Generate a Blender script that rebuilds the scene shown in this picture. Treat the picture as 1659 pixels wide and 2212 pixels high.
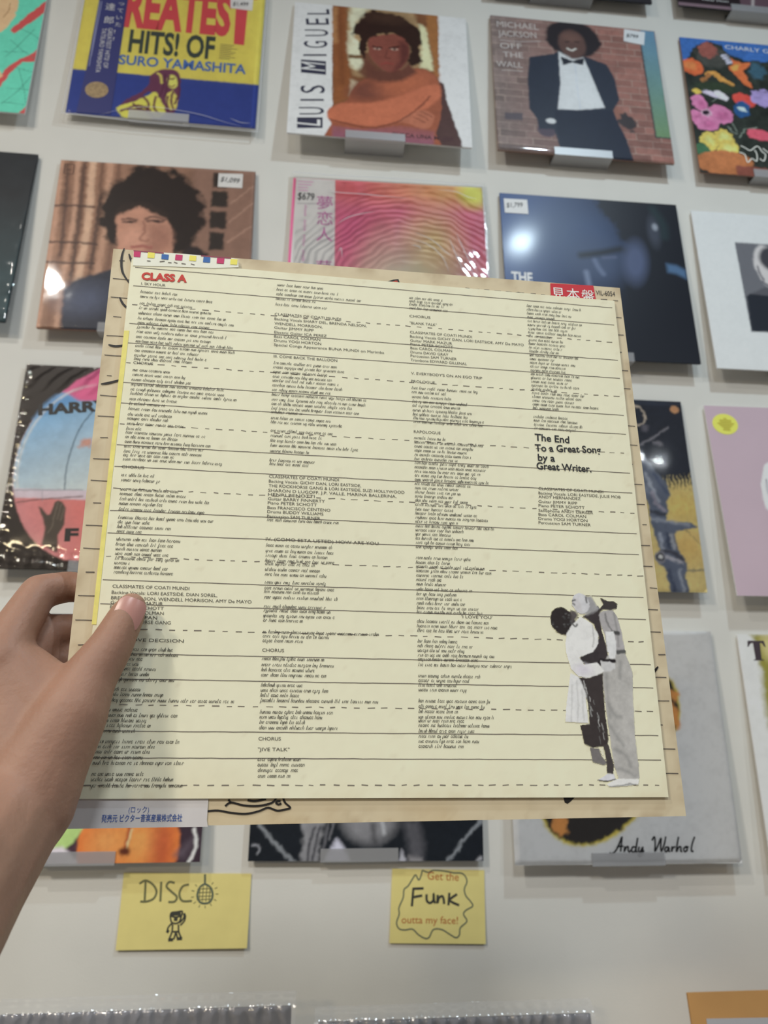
import bpy, math, random
import numpy as np
from mathutils import Matrix, Vector

# ------------------------------------------------------------------ scene, camera, light
scene = bpy.context.scene
for o in list(bpy.data.objects):
    bpy.data.objects.remove(o)
COL = scene.collection
RNG = random.Random(7)
NR = np.random.RandomState(11)

cam_d = bpy.data.cameras.new('camera')
cam = bpy.data.objects.new('camera', cam_d)
COL.objects.link(cam)
scene.camera = cam
cm = [[0.99524, -0.029924, -0.092742, -0.0], [-0.097352, -0.262737, -0.959944, -1.07515], [0.004359, 0.964403, -0.264399, 1.3]]
cam.matrix_world = Matrix(cm + [[0, 0, 0, 1]])
cam_d.sensor_fit = 'VERTICAL'
cam_d.sensor_height = 24.0
cam_d.lens = 1612.0 / 2212.0 * 24.0
cam_d.clip_start = 0.01
cam_d.dof.use_dof = True
cam_d.dof.focus_distance = 0.41
cam_d.dof.aperture_fstop = cam_d.lens / 2.1          # a phone's aperture, about 2 mm across

vs = scene.view_settings
vs.view_transform = 'Standard'
vs.look = 'None'
vs.exposure = 0.08
vs.gamma = 1.0
vs.use_curve_mapping = False

world = bpy.data.worlds.new('room_light')
scene.world = world
world.use_nodes = True
world.node_tree.nodes['Background'].inputs[0].default_value = (0.95, 0.96, 1.0, 1)
world.node_tree.nodes['Background'].inputs[1].default_value = 0.082


def lamp(name, loc, target, size, power, color, sy=None):
    d = bpy.data.lights.new(name, 'AREA')
    d.shape = 'RECTANGLE'
    d.size = size
    d.size_y = sy or size
    d.energy = power
    d.color = color
    o = bpy.data.objects.new(name, d)
    COL.objects.link(o)
    o.location = loc
    o.rotation_euler = (Vector(target) - Vector(loc)).to_track_quat('-Z', 'Y').to_euler()
    return o


def down(x, y, size, power, color, sy=None):
    return lamp('ceiling_lamp', (x, y, 3.0), (x, y + 0.0001, 0.0), size, power, color, sy)


down(0.68, -1.02, 0.07, 10.5, (0.72, 0.89, 1.0))
down(-1.02, -1.42, 0.06, 11.0, (0.98, 0.96, 0.90))
down(-1.85, -2.42, 0.36, 50, (1.0, 0.91, 0.77))
down(-0.10, -2.42, 0.36, 24, (0.92, 0.97, 1.0))
down(1.85, -2.70, 0.12, 14, (0.88, 0.95, 1.0))
down(-2.15, -4.95, 0.5, 60, (1.0, 0.82, 0.52))

# ------------------------------------------------------------------ materials
ILL = 0.56        # light falling on the wall, so that a colour read off the photo becomes a reflectance
ILF = 0.76


def lin(c):
    c = c / 255.0
    return c / 12.92 if c <= 0.04045 else ((c + 0.055) / 1.055) ** 2.4


def A(r, g, b, ill=None):
    ill = ill or ILL
    c = [lin(x) / ill for x in (r, g, b)]
    y = 0.25 * c[0] + 0.65 * c[1] + 0.1 * c[2]
    return tuple(min(0.9, 0.90 * x + 0.10 * y) for x in c)


MATS = {}


def mat(name, color, rough=0.6, spec=0.3, noise=0.0, nscale=60.0, bump=0.0, bscale=200.0, sss=0.0, coat=0.0, crough=0.1):
    if name in MATS:
        return MATS[name]
    m = bpy.data.materials.new(name)
    m.use_nodes = True
    nt = m.node_tree
    b = nt.nodes['Principled BSDF']
    b.inputs['Base Color'].default_value = (*color, 1)
    b.inputs['Roughness'].default_value = rough
    b.inputs['Specular IOR Level'].default_value = spec
    if coat:
        b.inputs['Coat Weight'].default_value = coat
        b.inputs['Coat Roughness'].default_value = crough
    if sss:
        b.inputs['Subsurface Weight'].default_value = sss
        b.inputs['Subsurface Radius'].default_value = (0.012, 0.005, 0.003)
        b.inputs['Subsurface Scale'].default_value = 0.5
    tc = nt.nodes.new('ShaderNodeTexCoord')
    if noise:
        n = nt.nodes.new('ShaderNodeTexNoise')
        n.inputs['Scale'].default_value = nscale
        n.inputs['Detail'].default_value = 5
        nt.links.new(tc.outputs['Object'], n.inputs['Vector'])
        mx = nt.nodes.new('ShaderNodeMix')
        mx.data_type = 'RGBA'
        mx.blend_type = 'MULTIPLY'
        mx.inputs[0].default_value = 1.0
        mx.inputs[6].default_value = (*color, 1)
        r = nt.nodes.new('ShaderNodeMapRange')
        r.inputs[1].default_value = 0.3
        r.inputs[2].default_value = 0.7
        r.inputs[3].default_value = 1 - noise
        r.inputs[4].default_value = 1 + noise * 0.4
        nt.links.new(n.outputs['Fac'], r.inputs[0])
        nt.links.new(r.outputs[0], mx.inputs[7])
        nt.links.new(mx.outputs[2], b.inputs['Base Color'])
    if bump:
        n2 = nt.nodes.new('ShaderNodeTexNoise')
        n2.inputs['Scale'].default_value = bscale
        n2.inputs['Detail'].default_value = 3
        nt.links.new(tc.outputs['Object'], n2.inputs['Vector'])
        bp = nt.nodes.new('ShaderNodeBump')
        bp.inputs['Strength'].default_value = bump
        bp.inputs['Distance'].default_value = 0.001
        nt.links.new(n2.outputs['Fac'], bp.inputs['Height'])
        nt.links.new(bp.outputs[0], b.inputs['Normal'])
    MATS[name] = m
    return m


def print_mat(name, rough=0.45, spec=0.3, coat=0.0, crough=0.15):
    """ink on card: the printed colours are stored on the sheet's own vertices"""
    if name in MATS:
        return MATS[name]
    m = bpy.data.materials.new(name)
    m.use_nodes = True
    nt = m.node_tree
    b = nt.nodes['Principled BSDF']
    a = nt.nodes.new('ShaderNodeAttribute')
    a.attribute_name = 'ink'
    nt.links.new(a.outputs['Color'], b.inputs['Base Color'])
    b.inputs['Roughness'].default_value = rough
    b.inputs['Specular IOR Level'].default_value = spec
    if coat:
        b.inputs['Coat Weight'].default_value = coat
        b.inputs['Coat Roughness'].default_value = crough
    MATS[name] = m
    return m


def film_mat(name, rough=0.08, haze=0.0, tint=(1, 1, 1), boost=1.0, bump=0.0, bscale=90.0, milk=0.85):
    """clear plastic film: sees through, mirrors by its Fresnel term, a little milky if hazed"""
    if name in MATS:
        return MATS[name]
    m = bpy.data.materials.new(name)
    m.use_nodes = True
    nt = m.node_tree
    nt.nodes.remove(nt.nodes['Principled BSDF'])
    out = nt.nodes['Material Output']
    tr = nt.nodes.new('ShaderNodeBsdfTransparent')
    tr.inputs[0].default_value = (*tint, 1)
    gl = nt.nodes.new('ShaderNodeBsdfGlossy')
    gl.inputs['Roughness'].default_value = rough
    fr = nt.nodes.new('ShaderNodeFresnel')
    fr.inputs['IOR'].default_value = 1.45
    mu = nt.nodes.new('ShaderNodeMath')
    mu.operation = 'MULTIPLY'
    mu.use_clamp = True
    mu.inputs[1].default_value = boost
    nt.links.new(fr.outputs[0], mu.inputs[0])
    mix = nt.nodes.new('ShaderNodeMixShader')
    nt.links.new(mu.outputs[0], mix.inputs[0])
    nt.links.new(gl.outputs[0], mix.inputs[2])
    if haze:
        df = nt.nodes.new('ShaderNodeBsdfDiffuse')
        df.inputs[0].default_value = (milk, milk, milk * 1.03, 1)
        m2 = nt.nodes.new('ShaderNodeMixShader')
        m2.inputs[0].default_value = haze
        nt.links.new(tr.outputs[0], m2.inputs[1])
        nt.links.new(df.outputs[0], m2.inputs[2])
        nt.links.new(m2.outputs[0], mix.inputs[1])
    else:
        nt.links.new(tr.outputs[0], mix.inputs[1])
    if bump:
        tc = nt.nodes.new('ShaderNodeTexCoord')
        n2 = nt.nodes.new('ShaderNodeTexNoise')
        n2.inputs['Scale'].default_value = bscale
        n2.inputs['Detail'].default_value = 2
        nt.links.new(tc.outputs['Object'], n2.inputs['Vector'])
        bp = nt.nodes.new('ShaderNodeBump')
        bp.inputs['Strength'].default_value = bump
        bp.inputs['Distance'].default_value = 0.002
        nt.links.new(n2.outputs['Fac'], bp.inputs['Height'])
        nt.links.new(bp.outputs[0], gl.inputs['Normal'])
        nt.links.new(bp.outputs[0], fr.inputs['Normal'])
    nt.links.new(mix.outputs[0], out.inputs['Surface'])
    MATS[name] = m
    return m


# ------------------------------------------------------------------ object helpers
def link(name, me, parent=None):
    o = bpy.data.objects.new(name, me)
    COL.objects.link(o)
    if parent is not None:
        o.parent = parent
    return o


def part(name, verts, faces, material, parent=None, ink=None, smooth=False, label=None, kind=None):
    me = bpy.data.meshes.new(name)
    me.from_pydata([tuple(v) for v in verts], [], [tuple(f) for f in faces])
    if ink is not None:
        ca = me.color_attributes.new('ink', 'FLOAT_COLOR', 'POINT')
        buf = np.ones((len(me.vertices), 4), np.float32)
        buf[:, :3] = ink
        ca.data.foreach_set('color', buf.ravel())
    if smooth:
        me.polygons.foreach_set('use_smooth', [True] * len(me.polygons))
    me.materials.append(material)
    me.update()
    o = link(name, me, parent)
    if label:
        o['label'] = label
    if kind:
        o['kind'] = kind
    return o


def tag(o, label, cat, group=None):
    o['label'] = label
    o['category'] = cat
    if group:
        o['group'] = group
    return o


def box_vf(x0, x1, y0, y1, z0, z1, bev=0.0):
    if bev <= 0:
        v = [(x, y, z) for x in (x0, x1) for y in (y0, y1) for z in (z0, z1)]
        f = [(0, 1, 3, 2), (4, 6, 7, 5), (0, 4, 5, 1), (2, 3, 7, 6), (0, 2, 6, 4), (1, 5, 7, 3)]
        return v, f
    b = bev
    # rounded corner outline in the x-z plane, and chamfered front and back
    pts = []
    for cx, cz, a0 in ((x1 - b, z1 - b, 0), (x0 + b, z1 - b, 90), (x0 + b, z0 + b, 180), (x1 - b, z0 + b, 270)):
        for k in range(4):
            a = math.radians(a0 + k * 30)
            pts.append((cx + b * math.cos(a), cz + b * math.sin(a), math.cos(a), math.sin(a)))
    n = len(pts)
    c = min(b, abs(y1 - y0) * 0.3)
    v = []
    for yy, ins in ((y0, c), (y0 + c, 0), (y1 - c, 0), (y1, c)):
        for x, z, nx, nz in pts:
            v.append((x - nx * ins * 0.7, yy, z - nz * ins * 0.7))
    f = []
    for r in range(3):
        for i in range(n):
            j = (i + 1) % n
            f.append((r * n + i, (r + 1) * n + i, (r + 1) * n + j, r * n + j))
    f.append(tuple(range(n)))
    f.append(tuple(range(4 * n - 1, 3 * n - 1, -1)))
    return v, f


class Sheet:
    """maps print coordinates (mm across, mm up) onto a thing's face; d = mm in front of the face"""
    def __init__(self, parent, fn):
        self.parent, self.fn = parent, fn

    def __call__(self, u, v, d=0.0):
        return self.fn(u, v, d)


def flat_sheet(parent, half):
    return Sheet(parent, lambda u, v, d: ((u - half) / 1000.0, -d / 1000.0, v / 1000.0))


def poly(sh, name, pts, material, d=0.3, **k):
    if abs(sum(pts[i][0] * pts[(i + 1) % len(pts)][1] - pts[(i + 1) % len(pts)][0] * pts[i][1] for i in range(len(pts)))) < 1e-6:
        return None
    return part(name, [sh(u, v, d) for u, v in pts], [tuple(range(len(pts)))], material, sh.parent, **k)


def slab(sh, name, pts, material, d0, d1, parent=None, **k):
    n = len(pts)
    v = [sh(u, w, d1) for u, w in pts] + [sh(u, w, d0) for u, w in pts]
    f = [tuple(range(n)), tuple(range(2 * n - 1, n - 1, -1))]
    f += [(i, i + n, (i + 1) % n + n, (i + 1) % n) for i in range(n)]
    return part(name, v, f, material, parent or sh.parent, **k)


def smooth_pts(pts, closed=False, n=4):
    """Catmull-Rom through hand-placed points"""
    P = [np.array(p, float) for p in pts]
    out = []
    m = len(P)
    for i in range(m if closed else m - 1):
        if closed:
            a, b, c, e = P[(i - 1) % m], P[i], P[(i + 1) % m], P[(i + 2) % m]
        else:
            a, b, c, e = P[max(0, i - 1)], P[i], P[i + 1], P[min(m - 1, i + 2)]
        for k in range(n):
            t = k / n
            out.append(0.5 * ((2 * b) + (-a + c) * t + (2 * a - 5 * b + 4 * c - e) * t * t + (-a + 3 * b - 3 * c + e) * t ** 3))
    if not closed:
        out.append(P[-1])
    return [tuple(p) for p in out]


def stroke_vf(sh, pts, w, d, taper=0.0, closed=False):
    """a pen stroke as a flat ribbon"""
    P = [np.array(p, float) for p in pts]
    if closed:
        P.append(P[0])
    n = len(P)
    v, f = [], []
    for i in range(n):
        t = P[min(n - 1, i + 1)] - P[max(0, i - 1)]
        L = math.hypot(*t) or 1.0
        nx, ny = -t[1] / L, t[0] / L
        s = w / 2
        if taper:
            e = min(i, n - 1 - i) / max(1, (n - 1) / 2)
            s *= (1 - taper) + taper * min(1, e * 1.6)
        v += [sh(P[i][0] + nx * s, P[i][1] + ny * s, d), sh(P[i][0] - nx * s, P[i][1] - ny * s, d)]
    for i in range(n - 1):
        f.append((2 * i, 2 * i + 1, 2 * i + 3, 2 * i + 2))
    return v, f


class Bag:
    def __init__(self):
        self.v, self.f = [], []

    def add(self, vf):
        k = len(self.v)
        self.v += list(vf[0])
        self.f += [tuple(i + k for i in q) for q in vf[1]]

    def build(self, name, material, parent, **k):
        return part(name, self.v, self.f, material, parent, **k)


def strokes(sh, name, lines, w, material, d=0.35, smooth=True, taper=0.0, **k):
    par = k.pop('parent', None) or sh.parent
    for ln in lines:
        v, f = stroke_vf(sh, smooth_pts(ln) if smooth and len(ln) > 2 else ln, w, d, taper)
        part(name, v, f, material, par, **k)


_TXT = {}


def text_vf(s, bold=0.0, shear=0.0):
    """glyph outlines of a line of text -> flat verts/faces; returns also its bounds"""
    key = (s, bold, shear)
    if key in _TXT:
        return _TXT[key]
    cu = bpy.data.curves.new('txt', 'FONT')
    cu.body = s
    cu.offset = bold
    cu.shear = shear
    cu.resolution_u = 3
    cu.fill_mode = 'FRONT'
    ob = bpy.data.objects.new('txt', cu)
    COL.objects.link(ob)
    dg = bpy.context.evaluated_depsgraph_get()
    me = bpy.data.meshes.new_from_object(ob.evaluated_get(dg))
    v = [tuple(x.co) for x in me.vertices]
    f = [tuple(p.vertices) for p in me.polygons]
    bpy.data.objects.remove(ob)
    bpy.data.curves.remove(cu)
    bpy.data.meshes.remove(me)
    if not v:
        v, f = [(0, 0, 0), (1, 0, 0), (0, 1, 0)], [(0, 1, 2)]
    xs = [p[0] for p in v]
    _TXT[key] = (v, f, min(xs), max(xs))
    return _TXT[key]


CAP = None


def text_on(sh, s, p0, p1, h, d=0.4, bold=0.0, shear=0.0, up=None, cap=0.73):
    """text with its baseline from p0 to p1 (mm) and capitals h mm tall"""
    v, f, x0, x1 = text_vf(s, bold, shear)
    p0, p1 = np.array(p0, float), np.array(p1, float)
    e = p1 - p0
    L = math.hypot(*e)
    n = np.array([-e[1], e[0]]) / L if up is None else np.array(up, float) / math.hypot(*up)
    V = []
    for x, y, z in v:
        q = p0 + e * ((x - x0) / (x1 - x0)) + n * (y / cap * h)
        V.append(sh(q[0], q[1], d))
    return V, f


def lettering(sh, rows, material, d=0.4, name='lettering', parent=None, **k):
    for r in rows:
        kw = r[4] if len(r) > 4 else {}
        v, f = text_on(sh, r[0], r[1], r[2], r[3], d=d, **kw)
        part(name, v, f, material, parent or sh.parent, **k)


# ------------------------------------------------------------------ painting ink onto a sheet
def vnoise(X, Y, scale, seed=0, octv=3):
    out = np.zeros_like(X)
    amp, tot = 1.0, 0.0
    for o in range(octv):
        rs = np.random.RandomState(seed * 17 + o)
        G = rs.rand(64, 64)
        x, y = X / scale * 2 ** o + 7.3, Y / scale * 2 ** o + 3.1
        xi, yi = np.floor(x).astype(int), np.floor(y).astype(int)
        fx, fy = x - xi, y - yi
        fx, fy = fx * fx * (3 - 2 * fx), fy * fy * (3 - 2 * fy)
        g = lambda a, c: G[a % 64, c % 64]
        out += amp * ((g(xi, yi) * (1 - fx) + g(xi + 1, yi) * fx) * (1 - fy) + (g(xi, yi + 1) * (1 - fx) + g(xi + 1, yi + 1) * fx) * fy)
        tot += amp
        amp *= 0.5
    return out / tot


class Ink:
    def __init__(self, w, h, step, base, x0=0.0, y0=0.0, ill=None):
        self.nx, self.ny = int(w / step) + 1, int(h / step) + 1
        self.X, self.Y = np.meshgrid(np.linspace(x0, x0 + w, self.nx), np.linspace(y0, y0 + h, self.ny))
        self.C = np.zeros((self.ny, self.nx, 3))
        self.M = np.zeros((self.ny, self.nx))
        self.step = step
        self.ill = ill or ILL
        self.C[:] = self.a(base)

    def a(self, c):
        return np.maximum(0.006, np.array(A(*c, ill=self.ill)) - 0.012)

    def put(self, m, c):
        c = c if isinstance(c, np.ndarray) and c.ndim == 3 else self.a(c)
        self.C = self.C * (1 - m[..., None]) + c * m[..., None]
        self.M = np.maximum(self.M, m)

    def sd(self, pts, wob=0.0, seed=0, wsc=8.0):
        P = np.array(pts, float)
        X, Y = self.X, self.Y
        if wob:
            X = X + (vnoise(self.X, self.Y, wsc, seed) - 0.5) * 2 * wob
            Y = Y + (vnoise(self.X, self.Y, wsc, seed + 5) - 0.5) * 2 * wob
        d = np.full(X.shape, 1e9)
        ins = np.zeros(X.shape, bool)
        n = len(P)
        for i in range(n):
            a, b = P[i], P[(i + 1) % n]
            e = b - a
            L = e @ e or 1e-9
            t = np.clip(((X - a[0]) * e[0] + (Y - a[1]) * e[1]) / L, 0, 1)
            d = np.minimum(d, (X - a[0] - t * e[0]) ** 2 + (Y - a[1] - t * e[1]) ** 2)
            if a[1] != b[1]:
                c = ((a[1] > Y) != (b[1] > Y)) & (X < (b[0] - a[0]) * (Y - a[1]) / (b[1] - a[1]) + a[0])
                ins ^= c
        d = np.sqrt(d)
        return np.where(ins, -d, d)

    def poly(self, pts, c, soft=1.0, wob=0.0, seed=0, op=1.0, wsc=8.0, curve=False):
        if curve:
            pts = smooth_pts(pts, True, 3)
        s = self.sd(pts, wob, seed, wsc)
        self.put(np.clip(0.5 - s / (soft * 2), 0, 1) * op, c)

    def ell(self, c0, rx, ry, c, rot=0.0, soft=1.0, wob=0.0, seed=0, op=1.0, wsc=8.0):
        a = math.radians(rot)
        X = self.X - c0[0]
        Y = self.Y - c0[1]
        if wob:
            X = X + (vnoise(self.X, self.Y, wsc, seed) - 0.5) * 2 * wob
            Y = Y + (vnoise(self.X, self.Y, wsc, seed + 5) - 0.5) * 2 * wob
        x = (X * math.cos(a) + Y * math.sin(a)) / rx
        y = (-X * math.sin(a) + Y * math.cos(a)) / ry
        r = (np.sqrt(x * x + y * y) - 1) * min(rx, ry)
        self.put(np.clip(0.5 - r / (soft * 2), 0, 1) * op, c)

    def line(self, pts, w, c, soft=0.6, op=1.0, wob=0.0, seed=0, curve=True):
        if curve and len(pts) > 2:
            pts = smooth_pts(pts)
        P = np.array(pts, float)
        X, Y = self.X, self.Y
        if wob:
            X = X + (vnoise(self.X, self.Y, 5, seed) - 0.5) * 2 * wob
            Y = Y + (vnoise(self.X, self.Y, 5, seed + 5) - 0.5) * 2 * wob
        d = np.full(X.shape, 1e9)
        for a, b in zip(P[:-1], P[1:]):
            e = b - a
            L = e @ e or 1e-9
            t = np.clip(((X - a[0]) * e[0] + (Y - a[1]) * e[1]) / L, 0, 1)
            d = np.minimum(d, (X - a[0] - t * e[0]) ** 2 + (Y - a[1] - t * e[1]) ** 2)
        self.put(np.clip(0.5 - (np.sqrt(d) - w / 2) / (soft * 2), 0, 1) * op, c)

    def grad(self, p0, p1, c0, c1, mask=None, op=1.0):
        e = np.array(p1, float) - np.array(p0, float)
        t = np.clip(((self.X - p0[0]) * e[0] + (self.Y - p0[1]) * e[1]) / (e @ e), 0, 1)[..., None]
        col = self.a(c0) * (1 - t) + self.a(c1) * t
        m = np.ones(self.X.shape) if mask is None else mask
        self.put(m * op, col)

    def mask(self, pts, soft=1.0, wob=0.0, seed=0):
        return np.clip(0.5 - self.sd(pts, wob, seed) / (soft * 2), 0, 1)

    def mottle(self, scale, amt, seed=0, mask=None):
        n = 1 + (vnoise(self.X, self.Y, scale, seed, 4) - 0.5) * 2 * amt
        if mask is not None:
            n = 1 + (n - 1) * mask
        self.C = np.clip(self.C * n[..., None], 0, 0.9)

    def warp(self, amt, scale=5.0, seed=3, grain=0.0):
        """bleed the ink a little so that nothing printed looks cut with scissors"""
        dx = (vnoise(self.X, self.Y, scale, seed, 3) - 0.5) * 2 * amt / self.step
        dy = (vnoise(self.X, self.Y, scale, seed + 9, 3) - 0.5) * 2 * amt / self.step
        jj, ii = np.meshgrid(np.arange(self.nx), np.arange(self.ny))
        x = np.clip(jj + dx, 0, self.nx - 1.001)
        y = np.clip(ii + dy, 0, self.ny - 1.001)
        xi, yi = x.astype(int), y.astype(int)
        fx, fy = (x - xi)[..., None], (y - yi)[..., None]
        C = self.C
        self.C = (C[yi, xi] * (1 - fx) + C[yi, xi + 1] * fx) * (1 - fy) + (C[yi + 1, xi] * (1 - fx) + C[yi + 1, xi + 1] * fx) * fy
        if grain:
            self.mottle(scale * 0.9, grain, seed + 2)
            self.mottle(scale * 4, grain * 0.8, seed + 4)

    def build(self, sh, name, material, d=0.2, cut=None, parent=None, label=None, organic=None):
        if organic:
            self.warp(*organic)
        v = [sh(u, w, d) for u, w in zip(self.X.ravel(), self.Y.ravel())]
        nx, ny = self.nx, self.ny
        I = np.arange(nx * ny).reshape(ny, nx)
        Q = np.stack([I[:-1, :-1], I[:-1, 1:], I[1:, 1:], I[1:, :-1]], -1).reshape(-1, 4)
        if cut is not None:
            k = cut.ravel() > 0.5
            Q = Q[k[Q].sum(1) >= 3]
            used = np.unique(Q)
            mp = np.full(nx * ny, -1)
            mp[used] = np.arange(len(used))
            Q = mp[Q]
            v = [v[i] for i in used]
            C = self.C.reshape(-1, 3)[used]
        else:
            C = self.C.reshape(-1, 3)
        return part(name, v, Q.tolist(), material, parent or sh.parent, ink=C, label=label, smooth=True)


# ------------------------------------------------------------------ the setting
wall_m = mat('painted_wall', (0.80, 0.785, 0.735), rough=0.75, spec=0.2, noise=0.04, nscale=9, bump=0.15, bscale=350)
w = part('wall_back', *box_vf(-2.6, 2.8, 0.0, 0.1, -0.0, 3.1), wall_m)
w['kind'] = 'structure'
floor_m = mat('concrete_floor', (0.32, 0.31, 0.30), rough=0.6, noise=0.15, nscale=4)
w = part('floor', *box_vf(-2.6, 2.8, -5.5, 0.1, -0.1, 0.0), floor_m)
w['kind'] = 'structure'

# ------------------------------------------------------------------ wall records
# name: bottom-left corner of the front face, lean back (deg), turn in its plane (deg), width (mm)
FR = {
    'torso': ((-0.0648, -0.0355, 2.2344), 5.37, -0.42, 313.0),
    'tux': ((0.2947, -0.0260, 2.2410), 3.64, -0.43, 317.2),
    'flowers': ((0.6622, -0.0193, 2.2322), 2.41, -0.03, 315.4),
    'curls': ((-0.4242, -0.0217, 1.8605), 2.86, 0.75, 313.3),
    'pink': ((-0.0441, -0.0211, 1.8496), 2.74, 1.24, 322.1),
    'blue': ((0.3011, -0.0246, 1.8538), 3.38, 0.15, 316.9),
    'white': ((0.6434, -0.0264, 1.8479), 3.71, 0.02, 314.2),
    'paint': ((0.2713, -0.0230, 1.4802), 3.09, 0.03, 315.0),
    'mauve': ((0.6281, -0.0308, 1.4752), 4.52, 0.52, 316.1),
    'bw': ((-0.0722, -0.0125, 1.1188), 1.18, -0.65, 310.0),
    'fruit': ((0.2777, -0.0235, 1.1112), 3.18, -0.19, 314.9),
    'hits': ((-0.4293, -0.0133, 2.2603), 1.33, -0.65, 310.5),
    'left1': ((-0.8041, -0.0225, 2.2444), 3.00, -0.00, 315.0),
    'left2': ((-0.7837, -0.0253, 1.8678), 3.52, -0.47, 315.9),
    'porthole': ((-0.4363, -0.0225, 1.4930), 3.00, -0.00, 315.0),
    'orange': ((-0.4468, -0.0225, 1.1203), 3.00, -0.00, 315.0),
    'tsl': ((0.6351, -0.0225, 1.1067), 3.00, -0.00, 315.0),
    'row0a': ((0.2917, -0.0225, 2.6021), 3.00, 0.00, 315.0),
    'row0b': ((0.6593, -0.0225, 2.6051), 3.00, 0.00, 315.0),
}
card_white = mat('card_edge_white', A(200, 198, 195), 0.6, 0.3, noise=0.06, nscale=80)
card_dark = mat('card_edge_dark', A(38, 38, 42), 0.5, 0.3, noise=0.1, nscale=80)
card_brown = mat('card_edge_brown', A(120, 90, 78), 0.6, 0.3, noise=0.1, nscale=80)
sticker_m = mat('price_paper', A(205, 204, 212), 0.6, 0.3, noise=0.04, nscale=200)
pen_m = mat('black_pen', A(35, 35, 42), 0.5, 0.2)
white_ink = mat('white_ink', A(205, 205, 215), 0.5, 0.3)
film_clear = film_mat('clear_film', 0.05, 0.01, boost=0.8)
film_crisp = film_mat('crinkled_film', 0.05, 0.01, boost=0.8, bump=0.10, bscale=70)
acrylic = film_mat('frosted_acrylic', 0.45, 0.42, boost=0.3, milk=0.5)
P_MATTE = print_mat('matt_print', 0.5, 0.15)
P_SATIN = print_mat('satin_print', 0.42, 0.2)
P_GLOSS = print_mat('glossy_print', 0.4, 0.3, coat=0.09, crough=0.12)


def sleeve(key, label, edge, group='record sleeves on the wall', t=3.6, h=None):
    O, lean, turn, wd = FR[key]
    h = h or wd
    root = bpy.data.objects.new('record_sleeve', None)
    COL.objects.link(root)
    root.empty_display_size = 0.05
    M = Matrix.Translation(O) @ Matrix.Rotation(math.radians(-lean), 4, 'X') @ Matrix.Rotation(math.radians(-turn), 4, 'Y')
    root.matrix_world = M @ Matrix.Translation((wd / 2000.0, 0, 0))
    tag(root, label, 'record', group)
    hw = wd / 2000.0
    v, f = box_vf(-hw, hw, 0.0, t / 1000.0, 0.0, h / 1000.0, 0.0012)
    part('cardboard', v, f, edge, root)
    sh = flat_sheet(root, wd / 2)
    sh.w, sh.h, sh.root = wd, h, root
    clip(key, O, lean, wd)
    return sh


CLIPS = {'hits': 340, 'torso': 810, 'tux': 1258, 'bw': 776, 'fruit': 1356}
CLIP_LABEL = {
    'hits': 'clear acrylic ledge clip under the yellow and blue greatest hits sleeve',
    'torso': 'clear acrylic ledge clip under the white sleeve with the bare-chested man',
    'tux': 'clear acrylic ledge clip under the brick wall and tuxedo sleeve',
    'flowers': 'clear acrylic ledge clip under the sleeve painted with flowers',
    'curls': 'acrylic ledge clip under the sleeve of the curly-haired man in a dark coat',
    'pink': 'acrylic ledge clip under the pink and orange wrapped record',
    'blue': 'acrylic ledge clip under the dark blue sleeve with the shadowed face',
    'white': 'acrylic ledge clip under the white sleeve with a square grey portrait',
    'paint': 'acrylic ledge clip under the sleeve with the painted machine and yellow sky',
    'mauve': 'acrylic ledge clip under the mauve sleeve with the yellow round sticker',
    'bw': 'acrylic ledge clip under the black and white photo sleeve above the yellow notes',
    'fruit': 'acrylic ledge clip under the white sleeve with the script signature',
    'left1': 'acrylic ledge clip under the teal and red sleeve at the left edge',
    'left2': 'acrylic ledge clip under the dark wrapped sleeve at the left edge',
    'porthole': 'acrylic ledge clip under the sleeve with the blue porthole and black hand',
    'orange': 'clear acrylic ledge clip under the sleeve with the oranges',
    'tsl': 'acrylic ledge clip under the pale olive sleeve with a large letter T',
    'row0a': 'grey acrylic ledge clip cut by the top of the frame above the tuxedo sleeve',
    'row0b': 'grey acrylic ledge clip in the top right corner under the black and mauve sleeve',
}
CLIP_X = {'hits': [(101.1,0.0),(199.9,4.1)], 'torso': [(97.3,7.0),(198.1,8.7)], 'tux': [(100.3,6.5),(204.2,7.9)], 'flowers': [(99.8,8.8),(203.5,9.9)],
          'bw': [(93.3,2.8),(195.6,2.7)], 'fruit': [(104.7,6.6),(205.7,5.7)], 'orange': [(113.1,5.7),(209.6,4.5)], 'row0a': [(81.9,-20.1),(201.0,-14.3)], 'row0b': [(104.7,14.4),(230.8,20.6)], 'porthole': [(99.9,6.4),(207.5,5.0)], 'curls': [(89.3,10.8),(184.2,7.2)], 'blue': [(104.3,-1.4),(203.7,-4.6)]}


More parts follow.
